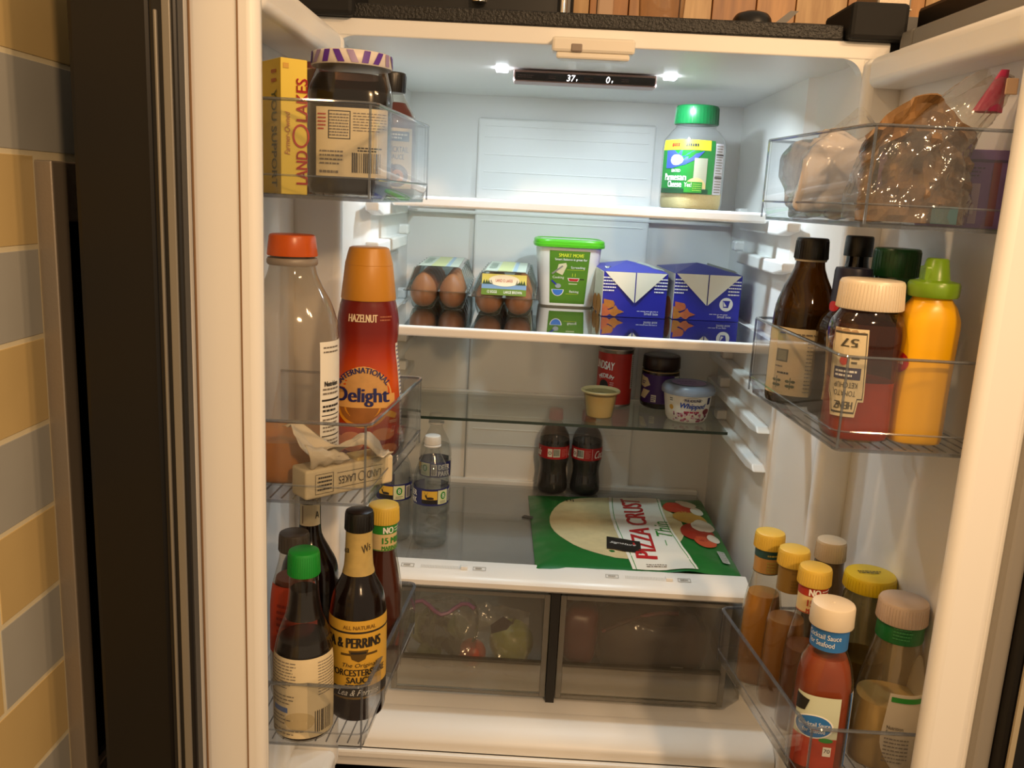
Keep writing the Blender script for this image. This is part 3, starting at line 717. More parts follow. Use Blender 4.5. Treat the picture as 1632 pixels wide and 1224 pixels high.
# ------------------------------------------------------------------ half shelf
t, L = bottle('olive_can', 'open red tin can of olives on the glass half shelf', 'can', (.112, .528, 1.0738), [(0,.0365),(.002,.0375),(.004,.0365),(.116,.0365),(.118,.0378)], mat('can_steel', 'a59a90', .3, metal=1))
can_r = MB(); Lathe([(.1178,.0380),(.1195,.0385),(.1210,.0380),(.1205,.0360),(.1170,.0352)], 40).mesh(mb=can_r, caps=(False, False)); part('rim', can_r, mat('can_steel', 'a59a90'), t, smooth=40)
part('contents', Lathe([(.1182,.0351),(.1188,.0350)], 32).mesh(), mat('olive_dark', '1d120e', .25, vary=.4, scale=160, bump=.8, bscale=160), t)
D = Decal(wrap(L, .2, .059)); CR = mat('can_red', 'b8261c', .4)
D.paper(-.075, -.054, .030, .053, CR).paper(.030, -.022, .052, .050, PAPERW).paper(.030, -.054, .052, -.022, CR)
D.text('LINDSAY', -.036, .028, .017, WHITEP, w=.046, rot=-.08, bold=.0005).text('MEDIUM', -.030, .006, .009, WHITEP, w=.034, arc=.03, bold=.0003).fine(-.020, -.022, -.012, -.006, 4, WHITEP, .3)
D.ell(-.034, -.016, .011, .013, INK).ell(-.030, -.020, .005, .006, mat('olive_shine', '4a3c30', .3), off=4).ell(-.024, -.030, .007, .0035, GREEN, off=4).fine(.032, -.020, .050, .048, 16, INKG)
D.build(t)
t, L = bottle('sauce_cup', 'small translucent plastic cup of pale yellow sauce', 'cup', (.0745, .408, 1.0738), [(0,.0255),(.002,.0268),(.046,.0330),(.050,.0335)], clear('cup_clear', 'f2eedd', 1.2, .1, haze=.15, hazecol='e8ddb4'), contents=(.044, mat('cream_sauce', 'd9bd7c', .55, sss=.2)))
part('lid', Lathe([(.049,.0350),(.0505,.0385),(.0530,.0390),(.0545,.0375),(.0535,.0350),(.0515,.0335),(.0500,.031)], 40).mesh(), mat('cup_lid', 'dcc890', .35), t, smooth=40)
D = Decal(lambda u, v, off: Vector((u, v, .0520+off))); D.fine(-.003, -.016, .003, -.012, 1, INK).fine(-.017, -.004, -.014, .004, 1, INK); D.ink.build('lid_print', None, t)
t, L = bottle('relish_jar', 'dark brown jar with purple and cream label and dark lid', 'jar', (.2085, .528, 1.0738), smooth_prof([(0,.034),(.004,.0385),(.012,.0395),(.070,.0395),(.078,.0385),(.084,.0355),(.090,.034)], 2), mat('jar_dark_brown', '1f120e', .18), cap=(.083, .110, .0395, mat('lid_dark_brown', '2a1811', .3), 0, .0385))
part('lid_dot', Lathe([(.1101,.027),(.1104,.0265)], 32).mesh(), mat('lid_grey', '7e7872', .35), t)
part('neck_band', Lathe([(.0765,.0392),(.0785,.0392)], 40).mesh(), mat('brass_band', 'a98f5a', .4), t)
D = Decal(wrap(L, -.1, .040)); PU = mat('label_purple', '40206e', .4)
D.paper(-.050, -.028, .030, .032, PU).paper(.030, -.026, .048, .030, PAPERW).poly([(-.050, .028), (-.030, .024), (-.022, .010), (-.036, .003), (-.050, .006)], PAPERC).poly([(-.050, -.018), (-.034, -.020), (-.022, -.002), (-.040, .000)], PAPERC).fine(-.047, .010, -.033, .018, 2, PU, .5).rect(-.019, -.025, -.008, -.010, PAPERW).fine(-.018, -.024, -.009, -.012, 3, PU).fine(.032, -.024, .046, .028, 9, INKG)
D.build(t)
t, L = bottle('cream_cheese_tub', 'round white whipped cream cheese tub with pale blue lid', 'tub', (.2485, .419, 1.0738), smooth_prof([(0,.030),(.002,.0365),(.008,.0405),(.030,.0440),(.058,.0475),(.062,.0480)], 2), TW)
part('lid', Lathe([(.056,.0500),(.057,.0525),(.062,.0530),(.066,.0525),(.071,.0495),(.0745,.046),(.0755,.040),(.0745,.037)], 48).mesh(), mat('lid_pale_blue', '93a0b4', .25, coat=.3), t, smooth=50)
D = Decal(lambda u, v, off: Vector((u, v, .0748+off))); D.ell(0, 0, .034, .034, mat('lid_lilac', 'a48cb8', .4, vary=.2, scale=80)).fine(-.022, .000, .022, .010, 1, mat('lilac_dark', '6a4a92', .5), .6).fine(-.02, -.018, .02, -.008, 2, mat('lilac_dark', '6a4a92')); D.ink.build('lid_print', None, t)
D = Decal(wrap(L, .02, .033))
D.paper(-.052, -.030, .052, .024, PAPERW).text('PHILADELPHIA', .002, .015, .0055, NAVY, w=.031, bold=.0002).ring(.002, .012, .020, .009, .0007, INKG, a0=.3, a1=2.84)
D.text('Whipped', .002, .0025, .0140, mat('whip_blue', '2a4aa4', .4), w=.050, shear=.25, bold=.0005, rot=-.02).rect(.034, .006, .043, .020, NAVY).rect(-.045, .008, -.036, .020, WHITEP).fine(-.044, .010, -.037, .018, 2, INK)
for i in range(46):
    u = random.uniform(-.038, .038); v = random.uniform(-.027, -.009); D.ell(u, v, random.uniform(.0015, .004), random.uniform(.0012, .003), (mat('berry_pink', 'c07a90', .5), mat('berry_red', 'a04458', .5), mat('berry_pale', 'd8b4bc', .5), mat('berry_dark', '6a3048', .5))[i % 4], off=3+.05*i)
D.ell(.034, -.008, .009, .006, mat('berry_deep', '7a1c2c', .4), off=6).fine(-.014, -.0115, .022, -.0055, 1, mat('berry_text', 'b02a4c', .5), .6, off=8).ell(-.041, -.002, .005, .005, mat('gold_dot', 'd0a248', .5))
D.build(t)

# ------------------------------------------------------------------ bottom shelf
WP = smooth_prof([(0,.022),(.003,.029),(.010,.0318),(.020,.0308),(.030,.0322),(.040,.0308),(.050,.0322),(.060,.0308),(.070,.0320),(.078,.0305),(.082,.0318),(.112,.0318),(.116,.0305),(.120,.0315),(.135,.0300),(.150,.0255),(.165,.0180),(.176,.0130),(.184,.0125),(.190,.0125)], 3)
WATERM = clear('water', 'f0f2f2', .8, .02, haze=.02, hazecol='dde4e6')
CAPW = mat('cap_translucent_white', 'd4d2cc', .35)
def water(label, x, y, rz, a0):
    t, L = bottle('water_bottle', label, 'bottle', (x, y, .8668), WP, PET, rz=rz, group='water bottles on the bottom shelf', contents=(.142, WATERM))
    cap_part(t, .188, .2035, .0145, CAPW, 30)
    part('neck_ring', Lathe([(.1835,.0145),(.1845,.0155),(.1865,.0155),(.1875,.0145)], 28).mesh(), CAPW, t, smooth=40)
    D = Decal(wrap(L, a0, .097)); 
    D.paper(-.085, -.0155, .085, .0155, NAVY)
    D.rect(-.014, -.0115, .014, .012, mat('sunset_yellow', 'd8b03a', .5)).rect(-.014, -.0115, .014, -.004, mat('hill_black', '15120f', .5), off=3)
    DK = INK
    D.ell(.001, -.001, .0065, .0024, DK, off=4).rect(-.0045, -.009, -.0035, -.001, DK, off=4).rect(-.0025, -.009, -.0017, -.001, DK, off=4).rect(.0045, -.009, .0055, -.001, DK, off=4).rect(.0062, -.009, .007, -.001, DK, off=4).poly([(-.006, -.001), (-.0035, .000), (-.0055, .0055), (-.0085, .004)], DK, off=4)
    for u0, u1 in ((-.007, -.0105), (-.006, -.003)): D.poly([(u0, .005), (u0+.0006, .005), (u1+.0004, .010), (u1, .010)], DK, off=4)
    D.rect(.015, -.0125, .036, .013, mat('label_pale_green', 'cfd4a8', .5)).ell(.0255, .003, .0055, .007, GREEN, off=3).text('8', .0255, .003, .008, WHITEP, off=4).fine(.019, -.011, .032, -.006, 2, INKG)
    D.rect(.039, -.011, .050, .011, PAPERW).bars(.040, -.010, .049, .010, INK, 8)
    D.text('DEER', .065, .006, .010, WHITEP, w=.024, bold=.0004).text('PARK', .065, -.007, .010, WHITEP, w=.024, bold=.0004).text('DEER', -.038, .006, .010, WHITEP, w=.026, bold=.0004).text('PARK', -.038, -.007, .010, WHITEP, w=.026, bold=.0004)
    D.build(t, 'label'); return t
water('small water bottle with deer label, front of the three', -.2345, .213, 0, .02)
water('small water bottle standing behind the front water bottle', -.2450, .372, -1.35, 0)
water('small water bottle against the left wall behind the creamer', -.3040, .228, -.35, .0)
COLA = mat('cola_dark', '120906', .12); 
CP = smooth_prof([(0,.020),(.003,.028),(.010,.0325),(.022,.0328),(.036,.0310),(.052,.0292),(.064,.0300),(.076,.0322),(.082,.0328),(.112,.0328),(.124,.0320),(.136,.0280),(.148,.0205),(.158,.0148),(.166,.0125),(.172,.0125)], 3)
def cola(label, x, y, a0):
    t, L = bottle('cola_bottle', label, 'bottle', (x, y, .8668), CP, clear('cola_shell', 'cfc6c0', 1.3, .04, haze=.03), contents=(.120, COLA), group='cola bottles under the half shelf', inset=-.0012)
    cap_part(t, .166, .1865, .0148, mat('cap_red', 'b4201f', .35), 36); part('neck_ring', Lathe([(.1630,.0150),(.1640,.0160),(.1655,.0160)], 28).mesh(), mat('cap_red', 'b4201f'), t)
    D = Decal(wrap(L, a0, .0955)); CRD = mat('cola_red', 'a8161a', .4)
    D.paper(-.098, -.0135, .098, .0135, CRD).rect(-.017, -.009, -.007, .009, PAPERW).ring(-.012, 0, .0036, .0036, .0011, INK).rect(-.005, -.009, .010, .009, mat('barcode_pale', 'c8d2c6', .5)).bars(-.004, -.006, .009, .008, INK, 9).fine(.013, -.009, .024, .009, 6, mat('cola_pink', 'd88a84', .5), .3)
    D.text('Coca-Cola', .062, 0, .017, WHITEP, w=.055, shear=.3, bold=.0003).text('Coca-Cola', -.060, 0, .017, WHITEP, w=.055, shear=.3, bold=.0003).rect(.028, -.012, .0285, .012, WHITEP)
    D.build(t)
cola('dark cola bottle, the left one of the pair', -.0055, .540, .08); cola('dark cola bottle, the right one of the pair', .0655, .541, -.55)
# pizza crust pouch
t = thing('pizza_crust_pack', 'green pizza crust pouch with white diagonal banner lying on the bottom shelf', 'package', (.137, .335, .8668))
C = [Vector((-.041, .120, 0)), Vector((.316, .137, 0)), Vector((.318, .525, 0)), Vector((-.056, .498, 0))]
def SP(u, v, off):       # u, v in 0..1 across the pouch
    a = C[0].lerp(C[1], u); b = C[3].lerp(C[2], u); p = a.lerp(b, v)-Vector((.137, .335, 0))
    e = max(0, min(u, 1-u, v, 1-v)); z = .012*min(1, e/.16)**.6+.0012+.0018*noise.noise((u*7, v*7, 0))+.0010*noise.noise((u*19, v*19, 3))
    if u > .55: z += .006*math.exp(-((v-.0)/.05)**2)*math.exp(-((u-.74)/.10)**2)
    return Vector((p.x, p.y, z+off))
PG = mat('pouch_green', '1d6b2c', .32, vary=.12, scale=30)
mb = MB(); mb.grid(lambda a, b: SP(a, b, 0), 60, 60); mb.grid(lambda a, b: Vector((SP(1-a, b, 0).x, SP(1-a, b, 0).y, .0004)), 30, 30)
body = part('pouch', mb, PG, t, smooth=70)
Wp, Hp = .365, .385
D = Decal(lambda u, v, off: SP(u/Wp, v/Hp, off))
D2 = D
def pell(cu_, cv, ru, rv, m, off=3): D.ink.grid(lambda a, b: D.S(cu_+ru*b*math.cos(2*PI*a), cv+rv*b*math.sin(2*PI*a), off*.00022), 40, 12, m)
def prect(u0, v0, u1, v1, m, off=4): D.ink.grid(lambda a, b: D.S(u0(b) + (u1(b)-u0(b))*a, v0+(v1-v0)*b, off*.00022), 10, 30, m)
pell(.165, .205, .130, .168, mat('crust_tan', 'c9b98c', .8, vary=.2, scale=45), 3)
ban = lambda b: .172-.022*math.sin(b*2.4)+.012*b
prect(lambda b: ban(b), .004, lambda b: ban(b)+.105+.012*(1-b), .380, PAPERW, 6)
prect(lambda b: ban(b)+.006, .004, lambda b: ban(b)+.0075, .380, GREEN, 7); prect(lambda b: ban(b)+.099+.012*(1-b), .004, lambda b: ban(b)+.1005+.012*(1-b), .380, GREEN, 7)
D.text('PIZZA CRUST', .205, .195, .040, RED, w=.31, rot=PI/2-.02, off=9, bold=.0024)
D.text('Thin', .250, .175, .030, GREEN, w=.085, rot=PI/2-.02, off=9, shear=.25).rect(.246, .095, .2475, .118, GREEN, 9).fine(.198, .010, .235, .022, 2, INKG, off=9)
D.poly([(.132, .070), (.194, .052), (.198, .108), (.138, .128)], mat('logo_black', '1c1a17', .4), off=10).text('Signature', .165, .094, .012, WHITEP, w=.048, rot=-.28, off=11, shear=.2)
VEG = [('tomato_red', 'b8361c', .300, .300, .040, .030), ('onion_gold', 'c0903a', .316, .245, .046, .036), ('tomato_deep', 'a02c18', .318, .168, .044, .044), ('tomato_lite', 'c4502c', .325, .125, .028, .028), ('mush_a', 'd8cdb8', .333, .318, .0, .0)]
for n, h, u, v, a, b in VEG:
    if a: pell(u, v, a*.75, b, mat(n, h, .5, vary=.15, scale=40), 8+.1*len(n))
MU = mat('mushroom_white', 'd9d0be', .6, vary=.1, scale=60)
for u, v, a, b in ((.325, .325, .030, .018), (.338, .290, .022, .022), (.338, .210, .034, .032), (.325, .200, .024, .024), (.344, .145, .020, .020), (.312, .335, .018, .015)): pell(u, v, a*.6, b, MU, 10)
for u, v in ((.075, .315), (.083, .318), (.088, .314)): D.rect(u, v, u+.002, v+.016, INK, 9)
D.rect(.338, .030, .352, .085, mat('sticker_grey', 'b9bdb6', .5), 12).fine(.339, .032, .351, .083, 6, INKG, off=13)
D.ink.build('print', None, body, smooth=60)
mb = MB().box(-.215, -.185, -.003, .003, 0, .004); part('pull_tab', MB().prism([(-.205, .03), (-.18, .022), (-.176, .032), (-.20, .040)], .0, .003), mat('tab_dark', '4a4a48', .4), t)

# ------------------------------------------------------------------ left door, top bin
ZL1 = 1.4825
# butter box, corner towards the room
t = thing('butter_box', 'yellow cardboard butter box standing on end beside the jam jar', 'box', (-.341, -.360, ZL1), math.radians(38))
BY = mat('butter_yellow', 'd9b829', .45); BY2 = mat('butter_yellow_light', 'e4c848', .45)
hb = .136; w1, w2 = .029, .070      # right face width, left face width (local: right face looks along -y)
part('box', MB().box(0, w1, 0, w2, 0, hb), BY2, t, bevel=.0008)
D = Decal(flat((w1*.5, -.0002, hb*.5), (1, 0, 0), (0, 0, 1), (0, -1, 0)))
D.text('LAND', .008, -.040, .0125, RED, w=.034, rot=PI/2, bold=.0004).ring(.007, -.008, .0095, .0120, .0022, RED).text('LAKES', .008, .028, .0125, RED, w=.042, rot=PI/2, bold=.0004).text('Farmer-Owned', -.008, -.006, .006, mat('script_red', 'b0603a', .5), w=.042, rot=PI/2, shear=.2).rect(-.012, .058, -.006, .063, mat('faint_orange', 'cfa03c', .5))
D.ink.build('front_print', None, t)
D = Decal(flat((-.0002, w2*.5, hb*.5), (0, -1, 0), (0, 0, 1), (-1, 0, 0)))
D.paper(-w2/2+.001, -hb/2+.001, w2/2-.001, hb/2-.001, BY).text('YOU SUPPORT', .020, -.012, .014, mat('olive_print', '6a6a22', .5), w=.098, rot=-PI/2, bold=.0003).fine(.012, .042, .027, .060, 2, mat('faint_red', 'b4602c', .5), .4)
D.build(t, 'side_panel')
# grape jam jar
JAM = mat('jam_dark', '120705', .15)
P = [(0,.040,.040,4),(.003,.046,.046,4),(.010,.0485,.0485,4),(.112,.0485,.0485,4),(.123,.0470,.0470,3.6),(.136,.0435,.0435,2.6),(.143,.0415),(.152,.0415)]
t, L = bottle('jam_jar', 'dark jam jar with purple and white checked lid and cream back label', 'jar', (-.2975, -.2170, ZL1), P, GLS, rz=.10, contents=(.118, JAM), inset=-.0018, seg=56)
part('residue', Lathe([(.118,.0455,.0455,3.6),(.131,.042,.042,2.8),(.137,.0395,.0395,2.4)], 40).mesh(caps=(False, False)), clear('jam_smear', '7a5a4c', .5, .2, haze=.30, hazecol='1c100c'), t, smooth=60)
lid = cap_part(t, .146, .1625, .0470, mat('lid_white_cloth', 'd9cfc6', .4), 0, .0460, 'lid')
D = Decal(wrap(Lathe([(.1465,.0472),(.1615,.0463)], 40), 0, .1540))
LP = [mat('check_purple', '5a2a96', .45), mat('check_lilac', '9c86b0', .45)]
for i in range(18):
    u = -.14+i*.0157; sk = .008*math.sin(i*1.3)
    D.ink.grid(lambda a, b, u=u, sk=sk: D.S(u+.0078*a+sk*(b-.5), -.0066+.0132*b, .0004), 3, 3, LP[0] if i % 3 else LP[1])
D.ink.build('check_pattern', None, lid)
D = Decal(wrap(L, .12, .060)); D.paper(-.038, -.038, .038, .038, PAPERC)
D.fine(-.036, .012, -.028, .032, 5, RED, .4).rect(-.026, .004, -.025, .034, INK).rect(-.026, .0335, -.002, .0345, INK).rect(-.003, .004, -.002, .034, INK).rect(-.026, .0035, -.002, .0045, INK).fine(-.025, .006, -.004, .032, 8, INKG, .4).fine(.001, .012, .035, .034, 7, INKG, .3).fine(.006, -.010, .030, -.004, 2, INK, .5).bars(.000, -.033, .030, -.011, INK, 15).fine(-.034, -.026, -.010, -.008, 4, INKG, .4).fine(-.034, -.035, -.014, -.031, 1, INKG, .7)
D.build(t, label='cream back label with barcode')
# serrated bag between the box and the jar
t = thing('snack_pouch', 'dark red pouch with jagged green edge squeezed behind the butter box', 'pouch', (-.3570, -.1600, ZL1), .25)
mb = MB().grid(lambda a, b: Vector(((a-.5)*.052, -.010*math.sin(PI*a)*(1-.5*b), b*.158)), 10, 12).grid(lambda a, b: Vector(((.5-a)*.052, .010*math.sin(PI*a)*(1-.5*b), b*.158)), 10, 12)
part('body', mb, mat('pouch_dark_red', '5a1d18', .3, vary=.3, scale=40), t, smooth=60)
zz = MB(); n = 26
for i in range(n):
    z = .158*i/n; zz.add([(-.024, -.0012, z), (-.031, 0, z+.0028), (-.024, -.0012, z+.0057), (-.024, .0012, z), (-.031, .0002, z+.0028), (-.024, .0012, z+.0057)], [(0,2,1), (3,4,5), (0,1,4,3), (1,2,5,4)])
part('jagged_edge', zz, mat('pouch_green_edge', '1f4a1e', .5), t)
part('window', MB().grid(lambda a, b: Vector((-.010+.016*a, -.0135-.001*math.sin(PI*a), .105+.045*b)), 4, 4), mat('window_beige', '9a7a5c', .35), t)
# cocktail sauce bottle
P = smooth_prof([(0,.026,.026,3),(.003,.030,.030,3),(.012,.031,.031,3),(.090,.031,.031,3),(.102,.028,.028,2.6),(.118,.0200,.0200,2.1),(.130,.0148,.0148,2),(.142,.0145,.0145,2)], 3)
t, L = bottle('cocktail_sauce_bottle', 'small sauce bottle with black cap and shrimp label behind the jam jar', 'bottle', (-.2640, -.1300, ZL1), P, GLS, rz=.55, contents=(.118, mat('cocktail_red', '5c1c16', .3)), cap=(.130, .1545, .0165, BLACKP, 18, .0175))
D = Decal(wrap(L, -.15, .048)); D.paper(-.020, -.036, .020, .038, PAPERC).rect(-.016, .022, .016, .034, mat('label_slate', '4a5e80', .5)).fine(-.013, .024, .013, .032, 2, WHITEP, .5).text('COCKTAIL', 0, .012, .007, mat('slate_text', '54607e', .5), w=.029).text('SAUCE', 0, .003, .006, mat('slate_text', '54607e'), w=.018).ell(0, -.020, .015, .014, mat('bowl_dark', '4a2a2a', .4)).ring(.001, -.021, .008, .0085, .005, mat('shrimp', 'd8935c', .4), a0=-1.8, a1=2.6)
D.build(t)

# ------------------------------------------------------------------ left door, middle bin
ZL2 = 1.1535
P = smooth_prof([(0,.040,.040,3),(.004,.0485,.0485,3),(.014,.0525,.0525,3),(.080,.0525,.0525,3),(.150,.0525,.0525,3),(.185,.0510,.0510,2.6),(.210,.0430,.0430,2.2),(.232,.0315,.0315,2),(.248,.0262,.0262,2),(.262,.0255,.0255,2)], 4)
t, L = bottle('juice_jug', 'nearly empty clear juice bottle with bright orange cap', 'bottle', (-.3490, -.2880, ZL2), P, JUGM, rz=.3, contents=(.052, mat('orange_juice', 'ffa208', .35)), cap=(.2605, .2845, .0285, mat('cap_orange', 'd9601a', .3), 0, .0262))
part('neck_ring', Lathe([(.250,.0275),(.252,.0288),(.256,.0288),(.258,.0275)], 36).mesh(), mat('ring_grey', '8f8478', .4), t, smooth=40)
D = Decal(wrap(L, .55, .108)); D.paper(-.002, -.080, .052, .060, PAPERW).fine(.002, .046, .026, .056, 2, INKG, .35).text('Nutrition', .013, .012, .006, INK, w=.020, bold=.0003).fine(.001, -.002, .026, .008, 2, INKG).rect(.000, -.0085, .030, -.0062, INK).fine(.001, -.022, .026, -.012, 2, INK, .5).rect(.000, -.026, .030, -.0248, INK).fine(.001, -.046, .026, -.028, 4, INKG).rect(.000, -.0505, .030, -.0490, INK).fine(.001, -.074, .026, -.053, 5, INKG)
D.build(t)
# creamer
CRB = mat('creamer_red', '8c1f0e', .28)
m_ = bpy.data.materials.new('creamer_sleeve'); m_.use_nodes = True; nt = m_.node_tree; bb = nt.nodes['Principled BSDF']; bb.inputs['Roughness'].default_value = .26
tc = nt.nodes.new('ShaderNodeTexCoord'); sp = nt.nodes.new('ShaderNodeSeparateXYZ'); rp = nt.nodes.new('ShaderNodeValToRGB'); mr = nt.nodes.new('ShaderNodeMath'); mr.operation = 'MULTIPLY'; mr.inputs[1].default_value = 1/.21
nt.links.new(tc.outputs['Object'], sp.inputs[0]); nt.links.new(sp.outputs['Z'], mr.inputs[0]); nt.links.new(mr.outputs[0], rp.inputs[0]); nt.links.new(rp.outputs[0], bb.inputs['Base Color'])
e = rp.color_ramp.elements; e[0].color = hexc('8e1e0c'); e[1].color = hexc('6a150d'); e[0].position = .12; e[1].position = .98
for p_, h_ in ((.30, 'c1480f'), (.50, 'cc5412'), (.64, 'a8330f'), (.78, '7a1a0e')): q = rp.color_ramp.elements.new(p_); q.color = hexc(h_)
P = smooth_prof([(0,.034,.030,2.6),(.004,.040,.036,2.6),(.014,.0435,.040,2.6),(.060,.0440,.0405,2.6),(.095,.0425,.039,2.5),(.125,.0395,.036,2.4),(.145,.0370,.034,2.3),(.160,.0385,.0350,2.3),(.178,.0385,.0350,2.3),(.196,.0355,.0335,2.2),(.205,.0335,.0325,2)], 3)
t, L = bottle('coffee_creamer', 'red and orange hazelnut coffee creamer bottle with gold flip cap', 'bottle', (-.2790, -.1900, ZL2), P, m_, rz=.16, seg=56)
GO = mat('cap_gold', 'c98a2a', .38)
cp = part('cap', Lathe([(.2035,.0340),(.205,.0345),(.245,.0300),(.2462,.0296),(.2468,.0299),(.262,.0262),(.267,.0245),(.2685,.0215)], 40).mesh(), GO, t, smooth=35)
D = Decal(wrap(L, .0, .105))
D.text('HAZELNUT', -.006, .078, .0095, mat('creamer_text', 'e8d2b0', .5), w=.037, bold=.0004).fine(.016, .074, .033, .082, 2, mat('creamer_faint', 'b06a4a', .5), .4)
D.ell(-.004, -.020, .034, .038, mat('halo_cream', 'dba860', .6), off=1).ell(-.004, -.012, .029, .026, mat('foam_tan', 'c8985a', .6, vary=.15, scale=120), off=2)
D.text('INTERNATIONAL', -.004, .0135, .0070, NAVY, w=.072, arc=.034, off=6, bold=.0003)
D.ell(-.004, -.030, .030, .030, mat('cup_gold', 'd9952a', .4), off=2.5, a0=PI*1.0, a1=2*PI).ell(-.004, -.030, .0265, .0255, mat('coffee_brown', '96602c', .45, vary=.35, scale=70), off=3, a0=PI, a1=2*PI).poly([(.022, -.044), (.033, -.049), (.036, -.043), (.026, -.037)], mat('cup_handle', 'dba21e', .4), off=4)
D.ink.grid(lambda a, b: D.S(-.035+.068*a, -.034+.018*b, .00085), 16, 3, mat('halo_cream', 'dba860'))
D.text('Delight', -.005, -.0205, .0235, NAVY, w=.060, off=7, bold=.0009)
HZ = mat('hazelnut_peach', 'c87c4c', .5, vary=.2, scale=80)
for u, v, a, b in ((-.016, -.078, .014, .013), (.006, -.076, .010, .010), (.020, -.068, .013, .008), (-.034, -.082, .012, .012), (.026, -.088, .012, .007)): D.ell(u, v, a, b, HZ, off=3+u)
D.fine(.026, -.054, .037, -.050, 2, mat('creamer_text', 'e8d2b0'), .4)
D.ink.build('label', None, t, smooth=60)
D = Decal(wrap(L, 1.05, .10)); D.paper(.004, -.085, .016, .050, PAPERW).fine(.005, -.083, .015, .048, 26, mat('ink_blue_grey', '5a5a80', .5), .4); D.build(t, 'side_label')
# butter stick in its opened wrapper
t = thing('butter_stick', 'half unwrapped stick of butter lying in the middle left bin', 'butter', (-.2790, -.3300, ZL2), math.radians(44))
part('stick', MB().box(-.058, .058, -.016, .016, 0, .034), mat('butter_wrapper', 'd9c9a4', .5, vary=.06, scale=40, bump=.3, bscale=90), t, bevel=.003, seg=3)
part('butter', MB().box(.010, .056, -.013, .013, .030, .0375), mat('butter_pale', 'd8bc6a', .45, sss=.2), t, bevel=.002)
D = Decal(flat((0, -.0163, .017), (-1, 0, 0), (0, 0, -1), (0, -1, 0)))
D.text('LAND', -.030, 0, .009, INK, w=.019).ring(-.0135, .0, .0048, .0058, .0008, INK).text('LAKES', .006, 0, .009, INK, w=.022).rect(-.042, -.009, .019, -.0085, INK).rect(-.042, .0085, .019, .009, INK).rect(.0235, -.011, .024, .012, INK).rect(.046, -.011, .0465, .012, INK).rect(.0235, .0115, .0465, .012, INK).rect(.0235, -.011, .0465, -.0105, INK).fine(.026, -.009, .044, .009, 4, INK, .45)
D.ink.build('print', None, t)
D = Decal(flat((.058+.0002, 0, .017), (0, 1, 0), (0, 0, 1))); D.fine(-.010, -.006, .010, .006, 3, INKG, .4); D.ink.build('end_print', None, t)
mb = MB()
def wrapf(a, b):
    x = -.060+.112*a; y = .020-.040*b+.016*math.sin(a*5+1); z = .044+.030*(1-a)*(1-.5*b)+.010*math.sin(a*9+b*3)+.010*noise.noise((a*5, b*5, 1))+.012*max(0, a-.8)
    return Vector((x, y, max(.0385, z)))
mb.grid(wrapf, 26, 14)
o = part('wrapper', mb, mat('parchment', 'cdbfa4', .5, bump=.4, bscale=70), t, smooth=60); sm = o.modifiers.new('thick', 'SOLIDIFY'); sm.thickness = .0004
mb = MB().grid(lambda a, b: Vector((-.052+.05*a-.006*b, -.014-.006*math.sin(PI*b), .036+.028*b*(1-.6*a)+.004*noise.noise((a*6, b*6, 9)))), 14, 10)
o = part('wrapper_flap', mb, mat('parchment', 'cdbfa4'), t, smooth=60); sm = o.modifiers.new('thick', 'SOLIDIFY'); sm.thickness = .0004

# ------------------------------------------------------------------ left door, bottom bin
ZL3 = .8545
DARKG = mat('dark_sauce', '140a07', .12); AMB = mat('amber_brown', '3a1a0c', .15)
P = smooth_prof([(0,.028),(.003,.0335),(.010,.0350),(.085,.0350),(.105,.0340),(.130,.0285),(.150,.0215),(.170,.0180),(.190,.0168),(.205,.0165)], 3)
t, L = bottle('soy_sauce_bottle', 'soy sauce bottle with green cap and worn cream label', 'bottle', (-.3200, -.3500, ZL3), P, GLS, contents=(.122, DARKG), rz=.05, cap=(.200, .2285, .0185, mat('cap_green', '1f9436', .4), 44, .0178))
part('neck_sauce', L.mesh(off=-.0016, zmin=.146, zmax=.182), DARKG, t, smooth=50)
D = Decal(wrap(L, .05, .060)); D.paper(-.052, -.052, .052, .048, PAPERC).fine(-.040, .010, -.004, .045, 9, INKG, .3).fine(.022, .000, .048, .044, 12, INKG, .3).rect(-.036, -.020, -.014, -.0135, mat('faded_blue', '5a78b8', .5)).fine(-.038, -.010, -.006, .004, 3, INKG, .3).fine(-.038, -.036, -.010, -.022, 3, INKG, .3).bars(.018, -.046, .042, -.018, INK, 9).fine(-.036, -.049, .005, -.040, 2, INKG, .3).ell(.000, -.030, .018, .012, mat('stain', 'cdb98c', .6), off=1.5)
D.build(t)
# Worcestershire
P = smooth_prof([(0,.031),(.003,.0335),(.010,.0350),(.120,.0350),(.140,.0338),(.160,.0300),(.176,.0220),(.190,.0178),(.205,.0165),(.240,.0155),(.250,.0150)], 3)
t, L = bottle('worcestershire_bottle', 'tall dark Worcestershire sauce bottle with yellow label', 'bottle', (-.2660, -.3000, ZL3), P, DARKG, rz=.12, cap=(.238, .262, .0172, BLACKP, 30, .0168))
D = Decal(wrap(L, .0, .215)); FO = mat('neck_paper', 'bfa664', .55, vary=.25, scale=90)
D.paper(-.049, -.031, .049, .026, FO).text('Lea', -.018, .000, .008, INK, w=.016, rot=.25, shear=.3).text('Ws', .010, .004, .010, INK, w=.012, rot=.4, shear=.3)
D.build(t, 'neck_label')
D = Decal(wrap(L, .05, .082)); WY = mat('worc_yellow', 'd9ab3e', .45)
D.paper(-.062, -.050, .062, .052, WY).rect(-.062, .036, .062, .0385, INK).rect(-.062, -.048, .062, -.034, INK).rect(-.062, -.0495, .062, -.0485, INK)
D.text('ALL NATURAL', .003, .044, .0048, mat('worc_brown', '7a5a1c', .5), w=.040, bold=.0001).text('LEA & PERRINS', -.008, .0245, .0130, INK, w=.076, bold=.0007)
